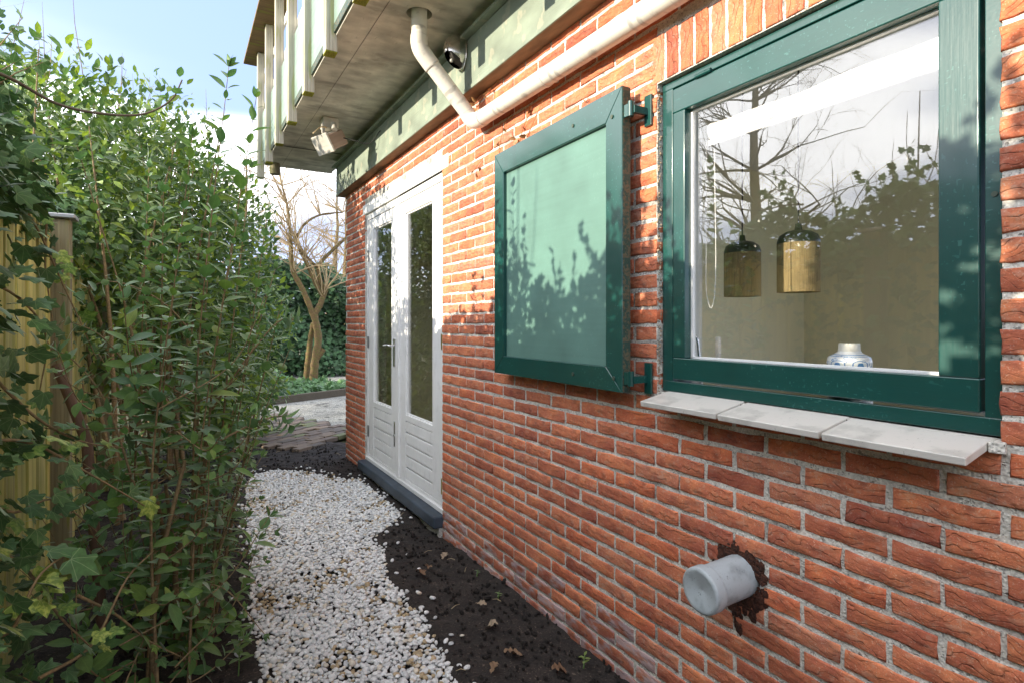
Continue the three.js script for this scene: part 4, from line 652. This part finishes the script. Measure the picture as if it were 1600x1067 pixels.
const ivyTex = (base, vein, edge) => tex(256, 256, (u, v, o) => {
  const x = u - 0.5, y = v - 0.12; let d = 9; for (const a of [0, 0.72, -0.72, 1.6, -1.6]) { const px = Math.sin(a), py = Math.cos(a), t = Math.max(0, x * px + y * py); d = Math.min(d, Math.hypot(x - px * t, y - py * t)); }
  const m = 1 - sstep(0.004, 0.016, d), n = fbm(u, v, 7, 7, 4, 760), e = edge * sstep(0.46, 0.60, n); for (let k = 0; k < 3; k++) { const c = mix(base[k], [0.62, 0.66, 0.30][k], e) * (0.8 + 0.4 * n); o[k] = mix(c, vein[k], m * 0.75); }
}, true);
const ivyG = ivyShape();
const ivyMats = [[[0.28, 0.43, 0.23], [0.54, 0.62, 0.44], 0], [[0.34, 0.48, 0.17], [0.62, 0.66, 0.42], 0.3], [[0.21, 0.36, 0.19], [0.42, 0.52, 0.36], 0], [[0.46, 0.56, 0.20], [0.72, 0.74, 0.46], 0.75]].map(([b, v, e]) => phy({ map: ivyTex(b, v, e), roughness: 0.95, transmission: 0.22, thickness: 0, clearcoat: 0.3, clearcoatRoughness: 0.35, side: THREE.DoubleSide }));
{
  const t = thing('ivy', 'climbing ivy with pale-veined lobed leaves covering the wooden fence', 'ivy', [FX, 0, 2.6]);
  const rs = rng(770), near = [], rest = [], stems = [];
  const spray = (pts, count, size) => { const c = new THREE.CatmullRomCurve3(pts); stems.push(tube(c.getPoints(20), Array.from({ length: 21 }, (_, i) => mix(0.0055, 0.002, i / 20)), 6)); for (let k = 0; k < count; k++) { const u = (k + rs()) / count, p = c.getPoint(u).add(rvec(rs).multiplyScalar(0.035)), out = new THREE.Vector3(rr(0.2, 1, rs), rr(-0.8, 0.2, rs), rr(-0.6, 0.9, rs)); const up = new THREE.Vector3(0.7, 0.7, 0.3).add(rvec(rs).multiplyScalar(0.7)); near.push({ m: leafMatrix(p, out, up, size * rr(0.6, 1.25, rs)), p, size }); } };
  // sprays in front of the fence, nearest the camera
  spray([atS(-40, 560, 2.2), atS(60, 655, 2.3), atS(130, 690, 2.4), atS(195, 700, 2.4)], 12, 0.055);
  spray([atS(-40, 690, 1.9), atS(40, 690, 2.0), atS(130, 735, 2.1), atS(225, 790, 2.2)], 16, 0.058);
  spray([atS(-60, 240, 2.4), atS(40, 330, 2.6), atS(100, 450, 2.7), atS(150, 560, 2.7)], 18, 0.052);
  spray([atS(-40, 260, 2.6), atS(60, 300, 2.7), atS(70, 420, 2.8), atS(90, 560, 2.8)], 12, 0.05);
  spray([atS(-50, 850, 1.9), atS(30, 880, 2.0), atS(90, 960, 2.0), atS(140, 1010, 2.1)], 16, 0.06);
  spray([atS(-60, 980, 1.8), atS(10, 990, 1.85), atS(60, 900, 1.9), atS(110, 860, 2.0)], 14, 0.07);
  spray([atS(-60, 760, 2.0), atS(20, 800, 2.1), atS(80, 780, 2.2), atS(150, 830, 2.3)], 14, 0.055);
  spray([atS(-50, 430, 2.5), atS(20, 460, 2.6), atS(70, 520, 2.7), atS(60, 620, 2.7)], 10, 0.05);
  spray([atS(120, 930, 2.2), atS(180, 960, 2.25), atS(230, 1000, 2.3), atS(290, 1030, 2.35)], 10, 0.045);
  spray([atS(60, 1060, 2.0), atS(140, 1010, 2.1), atS(200, 900, 2.2), atS(240, 860, 2.3)], 10, 0.045);
  for (let i = 0; i < 15000; i++) {   // dense cover along the top and over the far stretch
    const s = rr(-1.6, 7.0, rs), top = ivyTop(s), y = s > 4.4 ? top - Math.abs(rr(0, 1.9, rs)) : rs() < 0.45 ? top - Math.pow(rs(), 1.3) * 0.36 : top - Math.pow(rs(), 1.1) * (s < 2.7 ? 1.8 : 0.42);
    const p = V(FX + (s > 2.6 ? rr(-0.16, 0.06, rs) : rr(-0.16, 0.16, rs) + (y < 1.8 ? 0.10 : 0)), Math.max(0.05, y), s); if (s > 2.3 && s < 4.4 && y < 1.72 && rs() < 0.9) continue; if (s > 2.3 && s < 4.4 && rs() < 0.35) continue; if (s > 4.4 && y < 1.6 && rs() < 0.55) continue;
    const out = new THREE.Vector3(rr(-0.3, 1, rs), rr(-0.9, 0.3, rs), rr(-0.8, 0.8, rs)), up = new THREE.Vector3(0.6, 0.8, 0).add(rvec(rs).multiplyScalar(0.8)); const k = rr(0.6, 1.2, rs); rest.push([leafMatrix(p, out, up, rr(0.04, 0.068, rs)), [k, k * rr(0.9, 1.05, rs), k * 0.9]]);
  }
  for (let i = 0; i < 40; i++) { const s = rr(-1, 2.5, rs), y = ivyTop(s) - 0.05; const a = V(FX + rr(-0.1, 0.1, rs), y, s), b = V(FX + rr(-0.2, 0.25, rs), y + rr(0.08, 0.30, rs), s + rr(-0.15, 0.15, rs)); stems.push(tube([a, a.clone().lerp(b, 0.5).add(rvec(rs).multiplyScalar(0.02)), b], [0.003, 0.0022, 0.001], 5)); for (let k = 0; k < 9; k++) { const p = a.clone().lerp(b, (k + 1) / 9); rest.push([leafMatrix(p, rvec(rs), rvec(rs), rr(0.03, 0.05, rs)), [1, 1, 0.9]]); } }
  add(t, 'stems', stems, M.stem);
  const o = origin.get(t);
  near.forEach((l) => { const me = new THREE.Mesh(ivyG, ivyMats[Math.floor(Math.pow(rs(), 1.3) * 4)]); me.name = 'leaf'; l.m.decompose(me.position, me.quaternion, me.scale); me.position.sub(o); me.castShadow = me.receiveShadow = true; t.add(me); });
  instances(t, 'foliage', ivyG, ivyMats[0], rest);
  // one long bare runner reaching up into the sky
  const rn = thing('bramble_runner', 'long bare arching bramble stem with a few leaves above the fence', 'bramble', [-2, 1.8, 2.6]);
  const c = [atS(-40, 100, 2.3), atS(20, 125, 2.4), atS(90, 163, 2.5), atS(160, 178, 2.55), atS(225, 178, 2.6), atS(268, 155, 2.62), atS(284, 125, 2.62)];
  add(rn, 'stem', tube(spline(c, 40), Array.from({ length: 41 }, (_, i) => mix(0.0062, 0.0028, i / 40)), 6), M.twigDark);
  for (const [px, py] of [[280, 120], [266, 140], [258, 152], [30, 120], [60, 140], [20, 150]]) { const me = new THREE.Mesh(leafShape(0.045, 0.028, 0.2, 0.1, 4), leafMats[0]); me.name = 'leaf'; me.position.copy(atS(px, py, 2.6)).sub(origin.get(rn)); me.rotation.set(rr(-1, 1, rs), rs() * 6, rr(-1, 1, rs)); rn.add(me); }
}
console.log('fence and ivy ready');

// ---- generic masses of leaves
function bushLeaves(rs, blobs, count, size, tone, surface = 0.72) {
  const out = []; let tot = 0; const w = blobs.map((b) => (tot += b[3] * b[4] * b[5] ** 0.5));
  while (out.length < count) {
    const q = rs() * tot, b = blobs[w.findIndex((x) => x >= q)], d = rvec(rs), k = rs() < surface ? rr(0.78, 1.06, rs) : Math.cbrt(rs());
    const lump = 1 + 0.22 * Math.sin(d.x * 5 + b[0] * 3) * Math.cos(d.y * 6 + b[2]) + 0.15 * Math.sin(d.z * 9 + d.y * 7);
    const p = V(b[0] + d.x * b[3] * k * lump, b[1] + d.y * b[4] * k * lump, b[2] - d.z * b[5] * k * lump); if (p.y < 0.03) continue;
    const ld = d.clone().multiplyScalar(0.8).add(rvec(rs).multiplyScalar(0.9)).add(new THREE.Vector3(0, 0.15, 0)), up = d.clone().add(rvec(rs).multiplyScalar(0.6)).add(new THREE.Vector3(0, 0.7, 0)); const t = rr(0.6, 1.3, rs), c = tone[Math.floor(rs() * tone.length)];
    out.push([leafMatrix(p, ld, up, size * rr(0.5, 1.3, rs)), [c[0] * t, c[1] * t, c[2] * t]]);
  }
  return out;
}
const smallLeaf = leafShape(1, 0.48, 0.25, 0.15, 3);
const hedgeMat = leafMat(0.15, 0.27, 0.055, 0.3, 0.46), glossMat = leafMat(0.045, 0.115, 0.045, 0.6, 0.25);
{   // big evergreen bush behind the fence end
  const t = thing('evergreen_bush', 'large dense evergreen bush rising behind the shrub below the sky', 'bush', [-1.7, 0, 6]), rs = rng(800);
  const blobs = [[-1.95, 2.05, 4.9, 0.5, 1.0, 0.5], [-2.3, 2.35, 5.6, 0.75, 0.95, 0.8], [-1.55, 1.8, 5.9, 0.5, 1.3, 0.6], [-1.25, 1.5, 6.7, 0.6, 1.6, 0.7], [-2.2, 2.4, 7.0, 1.0, 1.1, 0.9], [-0.95, 1.7, 7.6, 0.62, 1.35, 0.6], [-1.8, 2.3, 7.9, 0.9, 1.25, 0.8], [-3.1, 2.6, 6.4, 0.9, 1.2, 1.1], [-1.15, 0.7, 6.5, 0.42, 0.6, 0.6], [-0.75, 0.7, 7.5, 0.40, 0.7, 0.5]];
  instances(t, 'foliage', smallLeaf, hedgeMat, bushLeaves(rs, blobs, 42000, 0.078, [[1, 1, 1], [1.35, 1.2, 0.8], [0.7, 0.8, 0.95], [2.0, 1.6, 0.6], [0.6, 0.7, 0.8]]));  // strongest yellow tint paints sunlit leaves into the colour
  const st = []; for (let i = 0; i < 40; i++) { const b = blobs[Math.floor(rs() * 8)], a = V(b[0] + rr(-0.3, 0.3, rs), 0, b[2] + rr(-0.3, 0.3, rs)), e = V(b[0] + rr(-0.5, 0.5, rs), b[1] + b[4] * rr(0.5, 0.95, rs), b[2] + rr(-0.5, 0.5, rs)); st.push(tube(spline([a, a.clone().lerp(e, 0.5).add(rvec(rs).multiplyScalar(0.12)), e], 6), [0.02, 0.018, 0.015, 0.012, 0.009, 0.006, 0.003], 5)); }
  for (let i = 0; i < 26; i++) { const b = blobs[Math.floor(rs() * 8)], a = V(b[0] + rr(-0.4, 0.4, rs), b[1] + b[4] * 0.8, b[2] + rr(-0.4, 0.4, rs)), e = a.clone().add(new THREE.Vector3(rr(-0.15, 0.15, rs), rr(0.4, 1.0, rs), rr(-0.15, 0.15, rs))); st.push(tube([a, a.clone().lerp(e, 0.5).add(rvec(rs).multiplyScalar(0.03)), e], [0.004, 0.003, 0.001], 4)); }
  add(t, 'stems', st, M.stem);
}
{   // ivy-covered hedge at the back of the courtyard
  const t = thing('ivy_hedge', 'dark ivy-covered hedge at the back of the courtyard behind the bare tree', 'hedge', [1.5, 0, 16]), rs = rng(820), list = [];
  for (let i = 0; i < 34000; i++) { const x = rr(-4, 7, rs), top = 2.75 + 0.25 * Math.sin(x * 1.7) + 0.15 * Math.sin(x * 4.1), y = top * Math.pow(rs(), 0.85), s = 15.75 + rr(-0.45, 0.6, rs) + 0.3 * Math.sin(x * 2 + y * 3) - 0.3 * (1 - y / top); const k = rr(0.5, 1.2, rs); list.push([leafMatrix(V(x, y, s), new THREE.Vector3(rr(-0.6, 0.6, rs), rr(-1, 0.1, rs), rr(0, 1, rs)), new THREE.Vector3(0, 0.6, 1).add(rvec(rs).multiplyScalar(0.6)), rr(0.08, 0.14, rs)), [k, k, k]]); }
  instances(t, 'foliage', ivyG, ivyMats[2], list);
  const st = []; for (let i = 0; i < 70; i++) { const x = rr(-4, 7, rs), s = 15.9 + rr(-0.2, 0.3, rs), h = rr(1.6, 2.6, rs); st.push(tube(spline([V(x, -0.05, s), V(x + rr(-0.2, 0.2, rs), h * 0.5, s + rr(-0.1, 0.1, rs)), V(x + rr(-0.4, 0.4, rs), h, s)], 6), [0.03, 0.028, 0.024, 0.02, 0.015, 0.01, 0.006], 6)); } add(t, 'stems', st, M.bark);
}
{   // ground cover round the tree
  const t = thing('ground_cover', 'low green leafy ground cover behind the kerb', 'plants', [0.6, 0, 11.5]), rs = rng(830), list = []; for (let i = 0; i < 3800; i++) { const u = rs(), x = mix(-1.2, 1.9, u), s = mix(9.75, 11.15, u) + rr(0.25, 2.2, rs); if (x > 1.25 && s > 11.9) continue; const k = rr(0.7, 1.3, rs); list.push([leafMatrix(V(x, rr(0.0, 0.17, rs) * (x < 0.2 ? 2.4 : 1), s), rvec(rs), new THREE.Vector3(0, 1, 0.3).add(rvec(rs).multiplyScalar(0.5)), rr(0.07, 0.12, rs)), [k, k, k]]); } t.userData.kind = 'stuff'; instances(t, 'foliage', ivyG, ivyMats[0], list);
}
// ---- bare trees
function branch(rs, out, p, dir, len, r, depth, spread, curl = 0.25, n = 5) {
  const pts = [p.clone()], rad = [r]; let d = dir.clone(); for (let i = 1; i <= n; i++) { d.add(rvec(rs).multiplyScalar(curl * 0.5)).normalize(); pts.push(pts[i - 1].clone().addScaledVector(d, len / n)); rad.push(mix(r, r * 0.55, i / n)); }
  out.push(tube(pts, rad, depth > 2 ? 7 : depth > 0 ? 4 : 3, false));
  if (depth <= 0) return; const k = 2 + Math.floor(rs() * 2.4);
  for (let i = 0; i < k; i++) { const u = i === 0 ? n : 1 + Math.floor(rs() * n), nd = d.clone().add(rvec(rs).multiplyScalar(spread)).add(new THREE.Vector3(0, 0.12, 0)).normalize(); branch(rs, out, pts[u], nd, len * rr(0.55, 0.85, rs), rad[u] * rr(0.5, 0.75, rs), depth - 1, spread, curl, n); }
}
{
  const S = 12.4, t = thing('bare_fruit_tree', 'pruned bare tree with forked knotty limbs in the courtyard bed', 'tree', [0.98, 0, S]), rs = rng(840);
  const P = (a) => a.map(([x, y, k]) => atS(x, y, S + (k || 0))), limb = (a, r0, r1, n = 18) => { const pts = spline(P(a), n); return tube(pts, pts.map((_, i) => mix(r0, r1, i / n) * (1 + 0.10 * Math.sin(i * 2.3))), 10); };
  add(t, 'trunk', limb([[487, 618], [490, 585], [492, 563], [497, 530], [494, 509], [490, 490]], 0.088, 0.070), M.bark);
  add(t, 'second_trunk', limb([[476, 612, 0.35], [480, 570, 0.3], [484, 535, 0.25], [489, 505, 0.1]], 0.065, 0.05), M.bark);
  add(t, 'stump', limb([[493, 560], [500, 552], [505, 545]], 0.07, 0.055, 6), M.bark);
  const L = [[[[490, 495], [480, 470], [470, 448], [459, 428], [455, 410], [454, 385]], 0.062, 0.042], [[[491, 492], [499, 478], [504, 465], [509, 452]], 0.064, 0.055], [[[508, 454], [500, 440], [497, 424], [497, 416], [512, 398], [528, 383], [545, 368]], 0.05, 0.03], [[[505, 464], [494, 446], [486, 428], [478, 410], [470, 395], [460, 372], [450, 350]], 0.05, 0.026], [[[454, 388], [452, 350], [448, 320], [440, 290]], 0.04, 0.016], [[[497, 420], [478, 400], [466, 384]], 0.03, 0.02], [[[462, 372], [476, 350], [500, 336], [535, 332]], 0.03, 0.014]];
  for (const [a, r0, r1] of L) add(t, 'limb', limb(a, r0, r1), M.bark);
  const tw = []; for (const [a] of L) { const e = P([a[a.length - 1], a[Math.floor(a.length / 2)]]); for (const b of e) for (let i = 0; i < 6; i++) branch(rs, tw, b, new THREE.Vector3(rr(-0.8, 0.8, rs), rr(0.1, 1, rs), rr(-0.6, 0.6, rs)).normalize(), rr(0.5, 0.95, rs), 0.014, 3, 0.8, 0.3, 4); }
  add(t, 'twigs', tw, M.twig);
}
function bareTree(name, label, x, s, h, r, seed, depth, lean, mat, group, spread = 0.75, many = 3) {
  const t = thing(name, label, 'tree', [x, 0, s], group), rs = rng(seed), tr = [], br = []; const pts = []; const n = 10; let p = V(x, -0.05, s); const d = new THREE.Vector3(lean, 1, 0).normalize();
  for (let i = 0; i <= n; i++) { pts.push(p.clone()); p = p.clone().addScaledVector(d, h * 0.9 / n).add(rvec(rs).multiplyScalar(h * 0.008)); }
  add(t, 'trunk', tube(pts, pts.map((_, i) => mix(r, r * 0.22, i / n)), 10), M.bark);
  for (let i = 2; i <= n; i++) { const k = i === n ? 5 : many; for (let q = 0; q < k; q++) { const a = rs() * 6.28; branch(rs, br, pts[i], new THREE.Vector3(Math.cos(a), rr(0.15, 0.7, rs), Math.sin(a)).normalize(), h * rr(0.14, 0.22, rs) * (1.15 - i / n * 0.5), r * 0.26 * (1.1 - i / n * 0.7), depth, spread, 0.35, 4); } }
  add(t, 'branches', br, mat); return t;
}
bareTree('bare_tree', 'tall bare tree mirrored in the window, its trunk left of centre', -14, 11.4, 11.5, 0.25, 850, 4, 0.06, M.twigDark, 'bare trees beyond the fence', 0.9, 7);
bareTree('bare_tree', 'sunlit twiggy bare tree right behind the courtyard hedge by the house corner', 2.7, 19, 6.4, 0.12, 860, 4, 0.02, M.twig, 'bare trees behind the hedge');
bareTree('bare_tree', 'sunlit twiggy bare tree behind the courtyard hedge left of the forked tree', 0.0, 18, 6.6, 0.11, 870, 4, 0.05, M.twig, 'bare trees behind the hedge');
bareTree('bare_tree', 'farther bare tree between the bush and the balcony end', -1.6, 17, 6.0, 0.10, 880, 4, -0.05, M.twig, 'bare trees behind the hedge');
bareTree('bare_tree', 'slim bare tree mirrored in the white door panes', -4.6, 12.5, 6.5, 0.10, 890, 3, 0.02, M.twig, 'bare trees beyond the fence');
bareTree('bare_tree', 'tall bare tree far behind the courtyard, faint above the hedge', 4.6, 25, 9.5, 0.16, 895, 3, 0.02, M.twig, 'bare trees behind the hedge');
{   // sapling with upright rods, seen in the window glass
  const t = thing('sapling', 'thin bare sapling with upright rods mirrored at the right of the window', 'tree', [-4, 0, 2.56]), rs = rng(900), tw = []; add(t, 'trunk', tube([V(-4, 0, 2.56), V(-4, 2.1, 2.57), V(-4.02, 3.35, 2.55)], [0.016, 0.011, 0.004], 6), M.twigDark);
  for (const [y, dz, dy] of [[2.35, 0.22, 0.65], [2.4, -0.18, 0.7], [2.3, 0.36, 0.42], [2.25, -0.34, 0.4], [2.6, 0.08, 0.6]]) tw.push(tube(spline([V(-4, y, 2.56), V(-4 + rr(-0.1, 0.1, rs), y + dy * 0.35, 2.56 + dz * 0.7), V(-4 + rr(-0.1, 0.1, rs), y + dy, 2.56 + dz)], 6), [0.006, 0.0055, 0.005, 0.004, 0.0035, 0.003, 0.002], 5)); add(t, 'rods', tw, M.twigDark);
}
{   // shrubs of the neighbouring garden behind the fence
  const rs = rng(910); for (const [x, s, r, h, label] of [[-4.8, 7.4, 1.5, 1.35, 'neighbouring green bush behind the far stretch of fence'], [-5.2, 4.2, 1.4, 1.2, 'neighbouring green bush seen through the fence gaps'], [-6.0, 1.2, 1.5, 1.2, 'neighbouring green bush mirrored low in the window']]) { const t = thing('garden_bush', label, 'bush', [x, 0, s], 'bushes beyond the fence'); instances(t, 'foliage', smallLeaf, hedgeMat, bushLeaves(rs, [[x, h * 0.8, s, r, h, r], [x - 0.9, h * 0.7, s + 1, r * 0.8, h * 0.9, r]], 3500, 0.10, [[1, 1, 1], [1.3, 1.2, 0.8]])); }
}
// ---- withered vine twigs on the wall above the shutter
{
  const rs = rng(920), brown = std({ color: lin(0.30, 0.16, 0.06), roughness: 0.9 }), dead = leafShape(0.03, 0.02, 0.5, 0.5, 3);
  const vine = (name, label, paths, leaves) => { const t = thing(name, label, 'vine', [-0.02, atX(paths[0][0][0], paths[0][0][1], 0).y, -atX(paths[0][0][0], paths[0][0][1], 0).z], 'withered vines on the wall'), g = []; for (const a of paths) { const pts = spline(a.map(([x, y]) => atX(x, y, -0.010).add(rvec(rs).multiplyScalar(0.004))), 10); g.push(tube(pts, pts.map((_, i) => mix(0.0022, 0.001, i / 10)), 5)); } add(t, 'stem', g, brown); for (const [x, y] of leaves) { const p = atX(x, y, -0.014); const m = new THREE.Mesh(dead, brown); m.name = 'dead_leaf'; m.position.copy(p).sub(origin.get(t)); m.rotation.set(rs() * 6, rs() * 6, rs() * 6); m.scale.setScalar(rr(0.8, 1.5, rs)); m.castShadow = true; t.add(m); } };
  vine('withered_vine', 'withered vine twig curling from above the shutter to the downpipe shadow', [[[779, 234], [783, 215], [790, 192], [797, 175]], [[812, 222], [818, 200], [828, 175], [838, 150]], [[823, 215], [836, 185], [850, 155]]], [[780, 236], [776, 226], [786, 200], [796, 184], [806, 218], [812, 224], [822, 212], [818, 200], [824, 178]]);
  vine('withered_vine', 'small withered vine scrap hanging left of the shutter top', [[[740, 268], [752, 250], [762, 235]]], [[740, 268], [745, 272], [748, 262]]);
  vine('withered_vine', 'withered vine tangle between the fascia and the downpipe bend', [[[740, 165], [752, 152], [765, 140], [778, 128]], [[745, 168], [758, 150], [772, 132]]], [[742, 164], [745, 158], [757, 152], [766, 142], [776, 130], [738, 170]]);
  vine('withered_vine', 'tiny curled vine tendril left of the upper shutter hinge', [[[910, 155], [917, 160], [918, 154], [914, 150]]], []);
}
// ---- litter and weeds
{
  const rs = rng(940), dl = [0, 1].map((k) => { const g = leafShape(1, 0.56, 0.45 + 0.3 * k, 0.25 + 0.2 * k, 14), p = g.attributes.position; for (let i = 0; i < p.count; i++) { const z = p.getZ(i), f = 1 + 0.45 * Math.sin(z * 22 + k * 2); p.setX(i, p.getX(i) * f); p.setY(i, p.getY(i) + 0.06 * Math.sin(z * 8 + p.getX(i) * 9)); } g.computeVertexNormals(); return g; });
  const dm = [[0.19, 0.12, 0.07], [0.30, 0.23, 0.16], [0.16, 0.09, 0.05]].map((c) => std({ color: lin(...c), roughness: 0.9, side: THREE.DoubleSide }));
  const D = [[652, 893, 0.075, 'oak-like tan dead leaf nearest the door sill on the soil'], [668, 889, 0.06, 'small tan dead leaf touching another near the door sill'], [778, 985, 0.075, 'pale curled dead leaf in the middle of the soil strip'], [787, 1027, 0.075, 'buff dead leaf low on the soil strip, bottom of the picture'], [862, 1050, 0.07, 'rusty brown dead leaf at the bottom of the soil strip'], [775, 1045, 0.05, 'small brown dead leaf beside the pebbles at the bottom'], [697, 865, 0.06, 'brown dead leaf near the brick wall foot'], [760, 950, 0.06, 'grey-brown dead leaf half up the soil strip'], [405, 770, 0.06, 'brown dead leaf on the far left pebbles'], [425, 800, 0.055, 'dark dead leaf among the pebbles at the left edge'], [495, 825, 0.05, 'ochre dead leaf lying on the white pebbles']];
  for (const [px, py, size, label] of D) { const v = (VY - py) / F, u = (px - 800) / F, c = Math.cos(YAW), q = Math.sin(YAW), t = -CAM.y / v, x = CAM.x + (u * c + q) * t, s = (c - u * q) * t; const m = new THREE.Mesh(dl[Math.floor(rs() * 2)], dm[Math.floor(rs() * 3)]); m.name = numbered('dead_leaf'); m.position.copy(V(x, hgt(x, s) + 0.014, s)); m.rotation.set(rr(-0.25, 0.25, rs), rs() * 6.28, rr(-0.3, 0.3, rs)); m.scale.setScalar(size); m.castShadow = m.receiveShadow = true; meta(m, label, 'leaf', 'dead leaves on the ground'); scene.add(m); }
  const tw = []; for (let i = 0; i < 60; i++) { const x = rr(-1.6, -0.02, rs), s = rr(1.7, 6.6, rs); if (inPoly(x, s, PATH)) continue; const a = rs() * 3.14, l = rr(0.02, 0.09, rs); tw.push(tube([V(x, hgt(x, s) + 0.006, s), V(x + Math.cos(a) * l * 0.5, hgt(x, s) + 0.013, s + Math.sin(a) * l * 0.5), V(x + Math.cos(a) * l, hgt(x, s) + 0.007, s + Math.sin(a) * l)], [0.0018, 0.0015, 0.0008], 4)); }
  single('twig_litter', 'broken straw-coloured twigs scattered over the soil', 'twigs', tw, std({ color: lin(0.42, 0.33, 0.2), roughness: 0.9 }), null, 'stuff');
  const weed = (px, py, h, n, size, label, mat) => { const v = (VY - py) / F, u = (px - 800) / F, c = Math.cos(YAW), q = Math.sin(YAW), t = -CAM.y / v, x = CAM.x + (u * c + q) * t, s = (c - u * q) * t, w = thing('weed', label, 'plant', [x, 0, s], 'weeds in the soil'), y = hgt(x, s); add(w, 'stem', tube([V(x, y - 0.01, s), V(x + 0.005, y + h * 0.6, s), V(x + 0.01, y + h, s + 0.005)], [0.003, 0.0025, 0.001], 5), leafMats[1]); const g = leafShape(size, size * 0.42, 0.15, 0.2, 4); for (let k = 0; k < n; k++) { const m = new THREE.Mesh(g, mat); m.name = 'leaf'; const mm = leafMatrix(V(x + 0.004, y + h * (0.25 + 0.75 * k / n), s), new THREE.Vector3(Math.cos(k * 2.4), 0.35, Math.sin(k * 2.4)), new THREE.Vector3(0, 1, 0), 1); mm.decompose(m.position, m.quaternion, m.scale); m.position.sub(origin.get(w)); m.castShadow = true; w.add(m); } };
  weed(372, 1050, 0.20, 18, 0.055, 'leafy green weed stem at the left edge of the pebble path', leafMats[1]);
  weed(912, 1040, 0.045, 6, 0.026, 'small pale green seedling at the foot of the wall, bottom of the picture', leafMats[3]);
  weed(778, 935, 0.03, 5, 0.02, 'tiny seedling against the wall foot halfway along the soil strip', leafMats[1]);
  weed(745, 895, 0.025, 5, 0.018, 'tiny seedling near the wall closer to the door', leafMats[0]);
}
console.log('done');
renderer.render(scene, camera);
